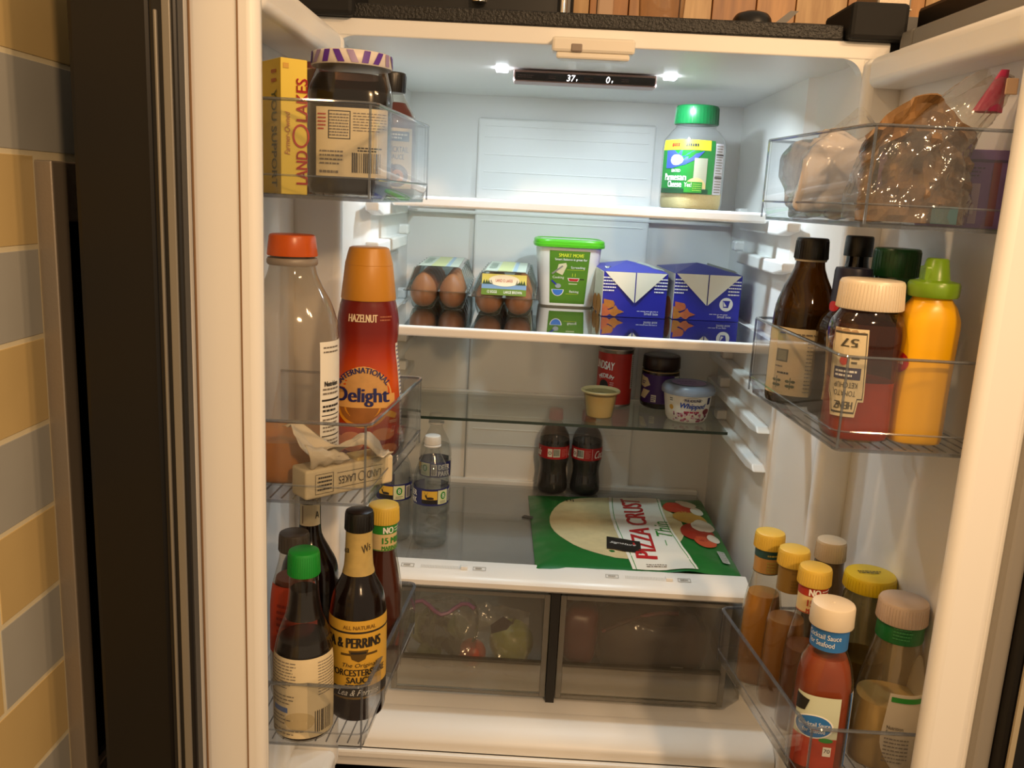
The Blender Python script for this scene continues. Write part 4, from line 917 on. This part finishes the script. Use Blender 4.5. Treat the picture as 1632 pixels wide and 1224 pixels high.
D.rect(-.020, .0075, .026, .0105, mat('crest_brown', '5a4418', .5)).poly([(-.010, .0145), (.014, .0145), (.010, .003), (.002, -.0005), (-.006, .003)], mat('crest_brown', '5a4418')).rect(-.007, .010, .011, .0125, INK, off=5)
D.text('The Original', .003, -.0055, .0068, INK, w=.042, shear=.25).text('WORCESTERSHIRE', .000, -.0145, .0085, INK, w=.076, bold=.0003).text('SAUCE', .003, -.0245, .0080, INK, w=.030, bold=.0003).fine(-.014, -.0328, .020, -.0295, 1, INK, .5).text('Lea & Perrins', .003, -.041, .008, WHITEP, w=.050, shear=.4)
D.build(t)
# marinade, small square shouldered bottle with yellow cap
YCAP = mat('cap_yellow', 'd9b84a', .4)
def marinade(name, label, loc, rz, liquid, band, textmat, tint, h=1.0, a0=0, txt=True, level=.15, band2=None, group=None):
    k = h
    P = smooth_prof([(0,.022,.022,2.6),(.003,.0262,.0262,2.8),(.012,.0275,.0275,2.8),(.100*k,.0270,.0270,2.6),(.125*k,.0255,.0255,2.4),(.150*k,.0215,.0215,2.1),(.168*k,.0182,.0182,2),(.180*k,.0176,.0176,2),(.214*k,.0176,.0176,2)], 3)
    t, L = bottle(name, label, 'bottle', loc, P, GLS, rz=rz, contents=(level*k, liquid), cap=(.211*k, .2345*k, .0205, YCAP, 40, .0200), group=group)
    D = Decal(wrap(L, a0, .194*k)); D.paper(-.046, -.019, .046, .017, tint).rect(-.046, .004, .046, .017, band)
    if txt:
        D.text('NO', .006, .0098, .0088, WHITEP if txt == 1 else WHITEP, w=.013, bold=.0005).fine(.015, .0062, .030, .0135, 2, WHITEP, .35).text('15 MIN', .012, -.0045, .0085, textmat, w=.027, bold=.0004).text('MARINADE', .012, -.0145, .0055, textmat, w=.028, bold=.0002)
    else: D.fine(.000, .006, .024, .012, 1, band2 or WHITEP, .4).fine(.000, -.016, .022, .001, 4, band2 or INK, .5)
    D.rect(-.046, -.0185, .046, -.0175, band, off=3)
    D.build(t, 'neck_label'); return t, L
t, L = marinade('marinade_bottle', 'yellow capped marinade bottle with green neck label behind the Worcestershire', (-.2530, -.2000, ZL3), .2, mat('marinade_brown', '4a1c0c', .2), GREEN, GREEN, mat('neck_cream', 'd8c08a', .55), 1.0, 0.0, 1, .175)
# bottle neck behind, and the red labelled one
P = smooth_prof([(0,.030),(.004,.0370),(.012,.0385),(.125,.0385),(.150,.0350),(.172,.0240),(.190,.0155),(.215,.0140),(.262,.0140)], 3)
t, L = bottle('vinegar_bottle', 'black glass bottle with small white neck label at the back of the bottom left bin', 'bottle', (-.3490, -.2060, ZL3), P, DARKG, rz=.1, cap=(.246, .276, .0158, BLACKP, 0))
D = Decal(wrap(L, .1, .222)); D.paper(-.016, -.017, .016, .012, PAPERC).text('A', .010, -.002, .010, INK, w=.006).rect(-.010, -.014, -.0085, .010, mat('fine_brown', '8a6a4a', .5)); D.build(t, 'neck_label')
P = smooth_prof([(0,.024),(.003,.0285),(.010,.0295),(.120,.0295),(.150,.0270),(.172,.0215),(.188,.0180),(.200,.0175)], 3)
t, L = bottle('chili_sauce_bottle', 'chili sauce bottle with red label half hidden behind the soy sauce', 'bottle', (-.3520, -.2730, ZL3), P, GLS, rz=.1, contents=(.160, mat('chili_liquid', '7a3a1e', .3)), cap=(.195, .218, .0190, mat('cap_smoke', '4a443e', .3), 24))
D = Decal(wrap(L, .05, .115)); D.paper(-.040, -.050, .040, .040, mat('label_orange_red', 'c4421e', .45)).fine(-.02, -.03, .02, .02, 6, mat('label_deep_red', '9a2a14', .5)); D.build(t)

# ------------------------------------------------------------------ right door, top bin: bags
def blob(cx, cy, cz, rx, ry, rz_, amp, sc, seed, n=3.2, nu=36, nv=22, mb=None, flat_bottom=True):
    def f(a, b):
        th = a*2*PI; ph = (b-.5)*PI; c, s = math.cos(ph), math.sin(ph)
        sg = lambda v, e: math.copysign(abs(v)**e, v); e = 2/n
        p = Vector((rx*sg(c, e)*sg(math.cos(th), e), ry*sg(c, e)*sg(math.sin(th), e), rz_*sg(s, e)))
        q = Vector((p.x*sc, p.y*sc, p.z*sc))+Vector((seed, seed*2, seed*3))
        d = amp*(abs(noise.noise(q))*2-.4+.5*noise.noise(q*2.7)); p += p.normalized()*d
        return Vector((cx+p.x, cy+p.y, max(0.0005, cz+p.z)))
    return (mb or MB()).grid(f, nu, nv, wrap=True)
ZR1 = 1.4825
t = thing('plastic_bag', 'milky folded plastic bag filling the far end of the top right bin', 'bag', (.298, -.195, ZR1), -.1)
part('body', blob(0, 0, .050, .064, .064, .047, .012, 22, 3, n=5, nu=60, nv=40), BAGG, t, smooth=70)
mb = MB().grid(lambda a, b: Vector((-.050+.105*a, -.050+.050*b+.008*math.sin(a*7), .078+.058*b*(1-abs(2*a-1.05))+.004*noise.noise((a*5, b*5, 2)))), 20, 10)
o = part('loose_top', mb, BAGM, t, smooth=60)
# purple box
t = thing('purple_box', 'purple carton with pale printed label standing in the top right bin', 'box', (.392, -.298, ZR1), -.15)
PB = mat('box_purple', '7656a6', .45, vary=.1, scale=40); part('box', MB().box(-.040, .040, -.024, .026, 0, .082), PB, t, bevel=.001)
D = Decal(flat((0, -.0242, .041), (1, 0, 0), (0, 0, 1), (0, -1, 0)))
D.paper(-.034, -.036, .008, .006, mat('box_lilac', 'a894b4', .5))
D.fine(-.030, -.010, .000, .002, 2, NAVY, .4).rect(-.030, -.026, .004, -.016, mat('box_pale', 'c0b4c4', .5)).fine(-.028, -.034, .002, -.028, 2, INKG).rect(.018, -.038, .026, .030, mat('box_magenta', '7c2048', .5)).rect(-.038, .028, .038, .031, mat('box_violet_dark', '3c2868', .5)).fine(-.030, .012, .010, .024, 3, mat('box_violet_dark', '3c2868'), .4)
D.build(t, 'front_label')
# brown paper in a clear bag with a pink gathered end
t = thing('bread_bag', 'clear bag holding crumpled brown paper, its gathered end pink', 'bag', (.325, -.318, ZR1), -.1)
BR = mat('brown_paper', '86643c', .5, vary=.45, scale=22, bump=.8, bscale=40)
def crumple(a, b):
    x = -.058+.112*a; z = .003+.120*b*(.72+.35*math.sin(PI*a)); y = -.020-.016*math.sin(PI*a)+.030*abs(noise.noise((a*3.2+3, b*3.2, 1)))-.016*noise.noise((a*8, b*8, 5))
    if .18 < a < .52 and .30 < b < .72: y += .020
    return Vector((x, y, z))
o = part('paper', MB().grid(crumple, 22, 18), BR, t); sm = o.modifiers.new('thick', 'SOLIDIFY'); sm.thickness = .002
part('purple_lining', MB().grid(lambda a, b: Vector((-.036+.040*a, -.004+.002*math.sin(a*5), .028+.048*b)), 6, 6), mat('lining_purple', '6a4a78', .5), t)
def sleeve(a, b):     # tube of film from the bin up to the gathered neck
    th = a*2*PI; k = b; cx = -.004+.075*max(0, k-.45)**1.2*1.9; cz = .004+.150*k; r = .062*(1-k)**.45*.98+.010
    q = Vector((math.cos(th)*1.6, math.sin(th)*1.6, k*3.2)); fold = 1-abs(noise.noise(q*1.7+Vector((4, 1, 2))))*2.2
    wob = 1+.08*noise.noise(q)+.11*fold*min(1, 6*k)+.03*abs(noise.noise(q*5))
    return Vector((cx+r*math.cos(th)*wob*.90, -.012+r*.44*math.sin(th)*wob, max(.002, cz+.012*noise.noise((th, k*4, 7)))))
part('film', MB().grid(sleeve, 72, 50, wrap=True), BAGM, t, smooth=70)
PK = mat('film_pink', 'c8386c', .35, vary=.2, scale=60)
part('gathered_end', MB().grid(lambda a, b: Vector((.060+.012*b+(.011*(1-b)+.004)*math.cos(a*2*PI)*(1+.3*math.sin(a*12)), -.014+(.009*(1-b)+.002)*math.sin(a*2*PI), .118+.042*b)), 20, 8, wrap=True), PK, t, smooth=50)
part('paper_tag', MB().box(.069, .081, -.030, -.028, .134, .150), mat('tag_cream', 'd8b89c', .5), t, bevel=.004)
part('teal_sticker', MB().grid(lambda a, b: Vector((.012+.026*a, -.0405+.002*math.sin(a*3), .003+.018*b)), 4, 4), mat('teal_print', '3f6f7a', .5), t)

# ------------------------------------------------------------------ right door, middle bin
ZR2 = 1.2495
AMBG = clear('amber_glass', '7a5620', 1.2, .05, haze=.30, hazecol='4a3008')
P = smooth_prof([(0,.030),(.003,.0365),(.012,.0382),(.095,.0382),(.125,.0360),(.150,.0285),(.168,.0205),(.178,.0178),(.190,.0172)], 3)
t, L = bottle('oil_bottle', 'amber glass bottle with black cap and cream label in the middle right bin', 'bottle', (.2730, -.1760, ZR2), P, AMBG, contents=(.118, mat('oil_dark', '14100a', .15)), cap=(.184, .2105, .0205, BLACKP, 36, .0195))
part('collar', Lathe([(.1815,.0192),(.184,.0196)], 30).mesh(), mat('collar_pale', 'b8ae98', .4), t)
D = Decal(wrap(L, -.35, .055)); D.paper(-.050, -.040, .050, .045, PAPERC).fine(-.026, .036, .020, .040, 1, INKG, .4).rect(-.028, .002, -.012, .018, mat('leaf_box', '5a5a4a', .5)).rect(-.026, .004, -.014, .016, mat('leaf_box_in', '8f9078', .5), off=3).fine(-.028, -.006, -.014, -.002, 1, INKG).fine(-.024, -.014, -.004, -.010, 1, INK, .6)
for u in (-.024, -.006):
    D.rect(u-.0006, -.032, u+.0006, -.017, mat('leaf_green', '4a5a3a', .5))
    for s in (-1, 1): D.ell(u+s*.0035, -.022, .0028, .0018, mat('leaf_green', '4a5a3a')).ell(u+s*.003, -.028, .0028, .0018, mat('leaf_green', '4a5a3a'))
D.fine(.010, -.036, .030, .030, 14, INKG, .3)
D.build(t)
# dark blue steak sauce
P = smooth_prof([(0,.024,.024,3.5),(.003,.0285,.0285,3.5),(.010,.0300,.0300,3.5),(.105,.0300,.0300,3.5),(.120,.0270,.0270,3),(.134,.0190,.0190,2.2),(.146,.0165,.0165,2),(.170,.0160,.0160,2)], 3)
t, L = bottle('steak_sauce_bottle', 'brown sauce bottle wrapped in a navy neck sleeve between oil and ketchup', 'bottle', (.3020, -.2480, ZR2), P, AMBG, rz=.2, contents=(.11, mat('oil_dark', '14100a')))
sl = part('neck_sleeve', Lathe([(.122,.0232),(.126,.0225),(.162,.0215),(.176,.0212),(.180,.0200)], 36).mesh(), mat('sleeve_navy', '222038', .4), t, smooth=40)
Ls = Lathe([(.122,.0236),(.180,.0218)], 36); D = Decal(wrap(Ls, -.25, .155)); D.fine(-.008, .010, .018, .014, 1, mat('sleeve_gold', 'a07a52', .5)).fine(-.010, -.002, .020, .008, 2, mat('sleeve_pale', 'b8a08c', .5), .5).ell(-.026, -.020, .008, .006, RED); D.ink.build('sleeve_print', None, sl)
D = Decal(wrap(L, -.2, .065)); D.paper(-.028, -.040, .028, .040, PAPERC).ell(0, .01, .018, .018, mat('label_tan', 'b49a5a', .5)); D.build(t)
P = smooth_prof([(0,.018),(.003,.0215),(.010,.0225),(.130,.0225),(.160,.0190),(.180,.0140),(.195,.0135)], 3)
t, L = bottle('dark_sauce_bottle', 'slim dark bottle with black cap behind the navy sleeved bottle', 'bottle', (.3350, -.1640, ZR2), P, DARKG, cap=(.190, .2155, .0175, BLACKP, 0))
P = smooth_prof([(0,.024,.024,3),(.003,.0285,.0285,3),(.010,.0295,.0295,3),(.130,.0295,.0295,3),(.150,.0260,.0260,2.4),(.170,.0235),(.178,.0235)], 3)
t, L = bottle('pickle_jar', 'green jar with dark green lid behind the ketchup', 'jar', (.3560, -.2330, ZR2), P, clear('green_glass', '6f9a70', 1.1, .05, haze=.35, hazecol='3a5a3c'), contents=(.14, mat('green_liquid', '2a3a20', .3)), cap=(.172, .2050, .0265, mat('lid_dark_green', '174a24', .35), 36, .0262))
# ketchup standing on its cap side up, label upside down
P = smooth_prof([(0,.026,.026,3.4),(.003,.0335,.0300,3.4),(.014,.0360,.0320,3.4),(.060,.0350,.0310,3.4),(.100,.0375,.0335,3.2),(.118,.0390,.0345,3),(.130,.0370,.0335,2.6),(.140,.0310,.0300,2.2),(.146,.0290,.0290,2)], 3)
KL = mat('ketchup_red', 'b8421c', .3, vary=.3, scale=35)
t, L = bottle('ketchup_bottle', 'clear ketchup bottle with white cap and upside down keystone label', 'bottle', (.2910, -.3380, ZR2), P, clear('ketchup_shell', 'ece0d8', 1.5, .05, haze=.04, hazecol='8a5a46'), rz=-.05, contents=(.066, KL), seg=56)
part('smear', Lathe([(.066,.0330,.0290,3.3),(.110,.0350,.0308,3),(.128,.0345,.0310,2.6)], 40).mesh(caps=(False, False)), clear('ketchup_smear', 'b08a78', .6, .2, haze=.14, hazecol='8a5038'), t, smooth=60)
cap_part(t, .143, .1745, .0345, mat('cap_white', 'dccfb8', .35), 60, .0330)
D = Decal(wrap(L, -.68, .075)); KP = mat('keystone_paper', 'd6c8a4', .55); KB = mat('keystone_line', '4a4638', .5)
def key(s, m, off): D.poly([(-.017*s, .046*s), (.016*s, .046*s), (.020*s, -.020*s), (.020*s, -.028*s), (.014*s, -.028*s), (.012*s, -.044*s), (-.012*s, -.044*s), (-.016*s, -.028*s), (-.021*s, -.02*s)], m, off)
key(1.06, KP, 2); key(.98, KB, 2.6); key(.93, KP, 3.2)
D.text('57', 0, .034, .009, KB, w=.016, rot=PI, bold=.0004).ell(-.004, .014, .0040, .0048, mat('tomato_dot', 'b4443c', .5), off=5).fine(.003, .010, .011, .020, 2, KB, .5).rect(-.014, -.006, .014, .007, mat('band_navy', '3c3a58', .5), off=4).fine(-.012, -.004, .012, .005, 2, WHITEP, .5, off=5).text('KETCHUP', 0, -.012, .006, KB, w=.024, rot=PI).text('TOMATO', 0, -.021, .006, KB, w=.022, rot=PI).text('HEINZ', 0, -.034, .008, KB, w=.018, rot=PI, bold=.0003)
D.ink.build('label', None, t)
# mustard
MU_Y = mat('mustard_yellow', 'f0b404', .3)
P = smooth_prof([(0,.020,.017,3),(.003,.0270,.0225,3),(.012,.0285,.0235,3),(.060,.0285,.0235,3),(.110,.0300,.0245,2.8),(.135,.0305,.0250,2.6),(.150,.0255,.0225,2.3),(.158,.0200,.0195,2),(.163,.0190,.0190,2)], 3)
t, L = bottle('mustard_bottle', 'yellow mustard squeeze bottle with lime green spout cap', 'bottle', (.3520, -.3480, ZR2), P, MU_Y, rz=-.1, seg=48)
LM = mat('cap_lime', '78a01c', .3)
c = part('cap', Lathe([(.160,.0245),(.162,.0258),(.173,.0262),(.176,.0245),(.178,.0150),(.180,.0145),(.199,.0112),(.2005,.0095)], 36).mesh(), LM, t, smooth=40)
part('cap_hinge', MB().box(-.014, -.006, -.010, .010, .176, .192), LM, c, bevel=.002)
D = Decal(wrap(L, -1.25, .08)); D.ell(0, .01, .014, .012, RED).fine(-.010, .006, .010, .014, 1, WHITEP, .5, off=5); D.ink.build('label', None, t)

# ------------------------------------------------------------------ right door, bottom bin
ZR3 = .8355
TEAL = mat('neck_teal', '1f4a4c', .5); OCH = mat('neck_ochre', 'b4884a', .55)
t, L = marinade('dressing_bottle', 'yellow capped dressing bottle with teal and ochre neck label, farthest in the bin', (.2730, -.1420, ZR3), -.3, mat('dressing_gold', 'b07a2c', .35), TEAL, INK, OCH, .95, 0, 0, .14, mat('neck_gold_text', 'a89a4a', .5), 'yellow capped dressings in the bottom right bin')
t, L = marinade('dressing_bottle', 'yellow capped dressing bottle without neck label, middle of the three', (.2900, -.1985, ZR3), -.3, mat('dressing_amber', '8f6026', .35), mat('neck_olive', '8a6a2a', .4), INK, mat('neck_olive', '8a6a2a'), .95, 0, 0, .13, mat('neck_olive2', '7a5c24', .4), 'yellow capped dressings in the bottom right bin')
t, L = marinade('dressing_bottle', 'yellow capped marinade bottle reading no and fifteen minutes in red', (.3000, -.2550, ZR3), -.42, mat('dressing_brown', '5e3418', .3), mat('neck_red', 'a8301c', .5), mat('neck_red', 'a8301c', .5), mat('neck_cream', 'd8c08a'), .95, -.1, 1, .12, None, 'yellow capped dressings in the bottom right bin')
P = smooth_prof([(0,.022),(.003,.0265),(.012,.0275),(.120,.0275),(.155,.0240),(.180,.0200),(.190,.0195),(.200,.0195)], 3)
t, L = bottle('vinaigrette_bottle', 'smoky clear bottle with plain white cap behind the dressings', 'bottle', (.3530, -.1560, ZR3), P, clear('smoky_plastic', 'b4a898', 1.1, .08, haze=.3, hazecol='6a5a48'), contents=(.08, mat('smoky_liquid', '5a4a34', .4)), cap=(.194, .2215, .0205, mat('cap_grey_white', 'c4b49a', .4), 40, .0195))
P = smooth_prof([(0,.025),(.003,.0305),(.012,.0318),(.150,.0318),(.172,.0300),(.180,.0275),(.190,.0275)], 3)
t, L = bottle('garlic_jar', 'tall jar with bright yellow screw lid', 'jar', (.3830, -.2225, ZR3), P, clear('jar_murky', 'c8bc98', 1.1, .05, haze=.25, hazecol='6a5a30'), contents=(.09, mat('garlic_olive', '6a5a28', .6, vary=.3, scale=90)), cap=(.184, .2040, .0325, mat('lid_yellow', 'd0b418', .4), 48, .0318))
D = Decal(lambda u, v, off: Vector((u, v, .2042+off))); D.fine(-.016, -.004, .014, .006, 2, INK, .45); D.ink.build('lid_print', None, t)
# seafood cocktail sauce
P = smooth_prof([(0,.026,.026,3),(.003,.0310,.0310,3),(.012,.0325,.0325,3),(.095,.0325,.0325,3),(.120,.0320,.0320,2.8),(.140,.0285,.0285,2.4),(.156,.0222,.0222,2),(.164,.0212,.0212,2),(.192,.0212,.0212,2)], 3)
t, L = bottle('seafood_sauce_bottle', 'red sauce bottle with blue neck label and white cap at the front of the bin', 'bottle', (.2960, -.3380, ZR3), P, GLS, rz=-.15, contents=(.150, mat('seafood_red', '8a3a14', .3, vary=.25, scale=40)), cap=(.188, .2140, .0252, mat('cap_white', 'dccfb8'), 0, .0246))
c = [x for x in t.children if x.name.startswith('cap')][0]; part('cap_nub', Lathe([(.2138,.002),(.2148,.0012)], 12).mesh(), mat('cap_white', 'dccfb8'), c)
D = Decal(wrap(L, -.15, .175)); BL = mat('neck_blue', '2f72b8', .45)
D.paper(-.060, -.014, .060, .012, BL).text('Cocktail Sauce', -.008, .004, .0062, WHITEP, w=.040).text('for Seafood', -.010, -.005, .0062, WHITEP, w=.030); D.build(t, 'neck_label')
D = Decal(wrap(L, -.25, .070)); D.paper(-.026, -.052, .024, .040, mat('label_sky', 'c8d0b8', .5)).rect(-.026, -.052, .024, -.012, mat('label_tomato', 'b84020', .5, vary=.3, scale=60)).poly([(-.026, .038), (-.010, .034), (-.014, .020), (-.026, .018)], mat('logo_black', '1c1a17'), off=4).ell(-.003, .002, .022, .015, WHITEP, off=4).ell(-.003, .002, .020, .0135, BL, off=5).text('Cocktail Sauce', -.002, .005, .0055, WHITEP, w=.034, off=6).text('for Seafood', -.002, -.003, .0055, WHITEP, w=.024, off=6).rect(.010, -.034, .019, -.022, PAPERW, off=5).text('70', .0145, -.027, .005, INK, off=6).ell(.012, -.014, .008, .003, GREEN, off=4).ell(-.014, -.030, .010, .009, mat('tomato_red', 'b8361c'), off=3)
D.build(t); D = Decal(wrap(L, .95, .07)); D.paper(-.004, -.05, .016, .045, PAPERW).rect(-.004, -.05, .000, .045, BL); D.build(t, 'back_label')
# ranch dressing
P = smooth_prof([(0,.034,.030,2.6),(.004,.0420,.036,2.6),(.016,.0440,.038,2.6),(.060,.0430,.037,2.5),(.100,.0385,.034,2.4),(.140,.0310,.029,2.2),(.162,.0262,.0255,2),(.168,.0255,.0252,2),(.200,.0250,.0250,2)], 3)
t, L = bottle('ranch_bottle', 'creamy white dressing bottle with green neck band and white cap near the door edge', 'bottle', (.3880, -.3130, ZR3), P, clear('ranch_shell', 'e2d8c4', 1.2, .06, haze=.12, hazecol='c8b890'), rz=-.3, contents=(.085, mat('ranch_cream', 'dcc890', .5, sss=.15)), cap=(.186, .2120, .0290, mat('cap_dull_white', 'c0aa96', .4), 50, .0282), seg=48)
nb = part('neck_band', Lathe([(.164,.0268),(.166,.0272),(.187,.0262),(.189,.0256)], 40).mesh(), mat('band_green', '16662c', .4), t, smooth=40)
D = Decal(wrap(Lathe([(.164,.0274),(.190,.0262)], 36), -.0, .178)); D.fine(-.010, -.008, .012, .008, 4, mat('band_print', '3f8a4c', .5), .35); D.ink.build('band_print', None, nb)
D = Decal(wrap(L, .25, .066)); D.base.grid(lambda a, b: D.S(-.022*math.sin(min(1, b*2.2)*PI/2)*(1-.35*b)+(.050)*a, -.058+.098*b, .0003), 12, 14, mat('ranch_label', 'cfc4b0', .55))
D.rect(-.012, .030, .034, .036, GREEN, off=4).text('Nutrition', -.004, -.002, .0045, INK, w=.018).text('Facts', -.008, -.008, .0045, INK, w=.010).fine(-.014, -.048, .012, -.014, 7, INKG, .35)
D.build(t)

# ------------------------------------------------------------------ in the drawers
ZD = .6315
LE = [mat('leaf_dark', '2f3a1c', .5, vary=.3, scale=60), mat('leaf_mid', '56622c', .5, vary=.3, scale=60)]
t = thing('lettuce_bag', 'zip bag of green leaves with purple zip in the left drawer', 'bag', (-.205, .215, ZD))
part('film', blob(0, 0, .062, .068, .050, .062, .007, 15, 5), BAGM, t, smooth=70)
part('zip', MB().tube([(-.060+.012*i, -.036+.006*math.sin(i), .124+.010*math.sin(i*.9)) for i in range(11)], .004, seg=6), mat('zip_purple', '8a4a7a', .4), t, smooth=60)
for i in range(16):
    a = random.uniform(0, 6.28); cx, cy, cz = random.uniform(-.042, .03), random.uniform(-.030, .02), random.uniform(.015, .095)
    s = random.uniform(.016, .026); R3 = Matrix.Rotation(a, 3, 'Z') @ Matrix.Rotation(random.uniform(-1, 1), 3, 'X')
    mb = MB().grid(lambda u, v: Vector((cx, cy, cz))+R3 @ Vector(((u-.5)*2*s*math.sin(PI*(v*.9+.05)), .006*math.sin(u*9+i), (v-.5)*2.4*s)), 6, 6)
    part('leaf', mb, LE[i % 2], t, smooth=60)
def produce(name, label, cat, x, y, r, col, z=.9, group=None, rough=.3):
    t = thing(name, label, cat, (x, y, ZD), 0)
    h = r*2*z; pr = [(max(0, .5*h*(1-math.cos(PI*k/16))), max(.0008, r*math.sin(PI*k/16)**.9)) for k in range(17)]
    pr[-2] = (pr[-2][0]*.985, pr[-2][1]); pr[-1] = (h*.93, .0008)
    part('flesh', Lathe(pr, 30).mesh(), mat(name+'_skin', col, rough, vary=.12, scale=40), t, smooth=80)
    part('stem', MB().tube([(0, 0, h*.92), (.002, .001, h*1.02), (.005, .002, h*1.08)], .002, seg=6), mat('stem_brown', '4a4a20', .7), t, smooth=60)
produce('tomato', 'orange red tomato in the left drawer', 'tomato', -.1480, .205, .026, 'c4431a', .98)
produce('apple', 'yellow green apple in the left drawer', 'apple', -.0760, .230, .042, 'a4a840', .95)
t = thing('produce_bag', 'loose clear produce bag with dark tag draped over tomato and apple', 'bag', (-.105, .205, ZD))
part('film', MB().grid(lambda a, b: Vector((-.075+.135*a, -.040+.012*math.sin(a*4)+.010*noise.noise((a*6, b*6, 2))+.035*b, .004+.118*b+.010*noise.noise((a*5, b*4, 8)))), 26, 20), BAGM, t, smooth=70)
part('tag', MB().add([(-.010, -.030, .098), (.012, -.032, .118), (.030, -.030, .106), (.020, -.031, .092), (-.008, -.031, .082)], [(0,1,2,3,4)]), mat('tag_dark', '2a2028', .4), t)
t = thing('meat_bag', 'zip bag with dark brown meat and white tag in the right drawer', 'bag', (.185, .235, ZD))
part('contents', blob(0, 0, .060, .098, .055, .058, .010, 12, 8), mat('brown_meat', '4a3428', .6, vary=.35, scale=30, bump=.5, bscale=60), t, smooth=70)
part('film', blob(0, -.002, .065, .106, .062, .066, .008, 14, 11), clear('meat_film', 'c8bcb0', 1.3, .15, haze=.22, hazecol='7a6a60', bump=.5, bscale=22), t, smooth=70)
part('zip', MB().tube([(-.095+.017*i, -.040, .088+.044*math.sin(i*PI/8*.55)) for i in range(9)], .004, seg=6), mat('zip_rose', '6a3038', .4), t, smooth=60)
part('tag', MB().box(.030, .052, -.0712, -.0700, .030, .042), mat('tag_grey', 'a8a29a', .5), t)
t = thing('red_pack', 'dark red wrapped pack at the left end of the right drawer', 'package', (.050, .260, ZD))
part('body', blob(0, 0, .062, .036, .060, .061, .005, 16, 21), mat('pack_dark_red', '5a1a12', .35, vary=.25, scale=30), t, smooth=70)

# ------------------------------------------------------------------ on top of the refrigerator
ZC = 1.7385
t = thing('coffee_maker', 'black appliance with chrome post on top of the refrigerator', 'appliance', (-.205, .30, ZC))
part('body', MB().box(-.19, .175, -.10, .15, 0, .26), BLACKP, t, bevel=.012, seg=3)
part('wood_panel', MB().box(-.100, -.035, -.104, -.10, .055, .20), mat('panel_dark_red', '4a1c0e', .5), t)
part('chrome_post', MB().tube([(.158, -.112, .020), (.158, -.112, .25)], .006, seg=12), mat('chrome', 'd8d2c8', .12, metal=1), t, smooth=60)
part('knob', Lathe([(.02,.012),(.05,.012),(.055,.009)], 20).mesh(), mat('chrome', 'd8d2c8'), t, smooth=40, loc=(.025, -.115, .03))
t = thing('cutting_board', 'pale board edge leaning beside the black appliance', 'board', (.020, .27, ZC)); part('board', MB().box(-.010, .018, 0, .02, 0, .24), mat('board_pale', 'c8a88c', .5), t, bevel=.004); part('grip', MB().box(-.012, .024, -.002, .022, .0, .038), BLACKP, t, bevel=.004)
t, L = bottle('glass_tumbler', 'tall clear glass tumbler on top of the refrigerator', 'glass', (.115, .25, ZC), [(0,.030),(.006,.034),(.16,.042)], clear('tumbler_glass', 'e8dcc8', 1.8, .03, haze=.05), seg=36)
part('base', Lathe([(.001,.029),(.012,.032)], 30).mesh(), clear('tumbler_base', 'd8c8b0', 1.8, .03, haze=.2), t)
t = thing('spice_grinder', 'squat black knob-like jar with beige button on top of the refrigerator', 'jar', (.253, .20, ZC))
part('body', Lathe(smooth_prof([(0,.026),(.004,.031),(.030,.0325),(.046,.030),(.054,.024),(.058,.012)], 3), 32).mesh(), BLACKP, t, smooth=60)
part('button', Lathe([(0,.0075),(.003,.007),(.004,.003)], 20).mesh(), mat('button_beige', 'd8c09a', .4), t, smooth=60, loc=(.004, -.0315, .024)).rotation_euler = (PI/2, 0, 0)
t = thing('utensil_caddy', 'black open caddy with slanted sides and dark leaf emblem', 'caddy', (.345, .19, ZC))
part('frame', MB().prism_x([(0, 0), (0, .012), (.10, .012), (.10, 0)], -.085, .085), BLACKP, t, bevel=.002)
part('side', MB().add([(-.10, 0, .006), (-.035, 0, .06), (-.022, 0, .06), (-.075, 0, .006), (-.10, .006, .006), (-.035, .006, .06), (-.022, .006, .06), (-.075, .006, .006)], [(0,3,2,1),(4,5,6,7),(0,1,5,4),(2,3,7,6),(1,2,6,5),(0,4,7,3)]), BLACKP, t)
part('side', MB().add([(.035, 0, .006), (.105, 0, .065), (.125, 0, .065), (.075, 0, .006), (.035, .006, .006), (.105, .006, .065), (.125, .006, .065), (.075, .006, .006)], [(0,3,2,1),(4,5,6,7),(0,1,5,4),(2,3,7,6),(1,2,6,5),(0,4,7,3)]), BLACKP, t)
part('panel', MB().box(-.030, .030, .004, .010, .010, .044), mat('caddy_grey', '5a5048', .35), t, bevel=.002)
D = Decal(flat((-.006, .0038, .027), (1, 0, 0), (0, 0, 1), (0, -1, 0))); 
for a in (-.9, -.3, .3, .9): D.poly([(0, -.010), (.012*math.sin(a)-.002, .010*math.cos(a)-.002), (.014*math.sin(a), .012*math.cos(a)), (.012*math.sin(a)+.002, .010*math.cos(a)-.003)], INK)
D.ink.build('leaf_emblem', None, t)
t = thing('steel_canister', 'brushed steel box on the right end of the refrigerator top', 'canister', (.465, .18, 1.775)); part('body', MB().box(-.026, .028, 0, .10, 0, .12), STEEL, t, bevel=.004); part('lid_line', MB().box(-.0265, .0285, -.001, .10, .030, .032), mat('lid_bright', 'b0a490', .5, metal=.5), t)
t = thing('side_cabinet', 'dark cabinet side panel standing right of the refrigerator', 'cabinet', (.60, .38, 0)); part('panel', MB().box(-.16, .20, -.30, .35, 0, 1.774), mat('cabinet_dark', '120d0a', .5), t, bevel=.003)
part('trim', MB().box(-.162, .20, -.305, -.30, 1.74, 1.774), BLACKP, t)
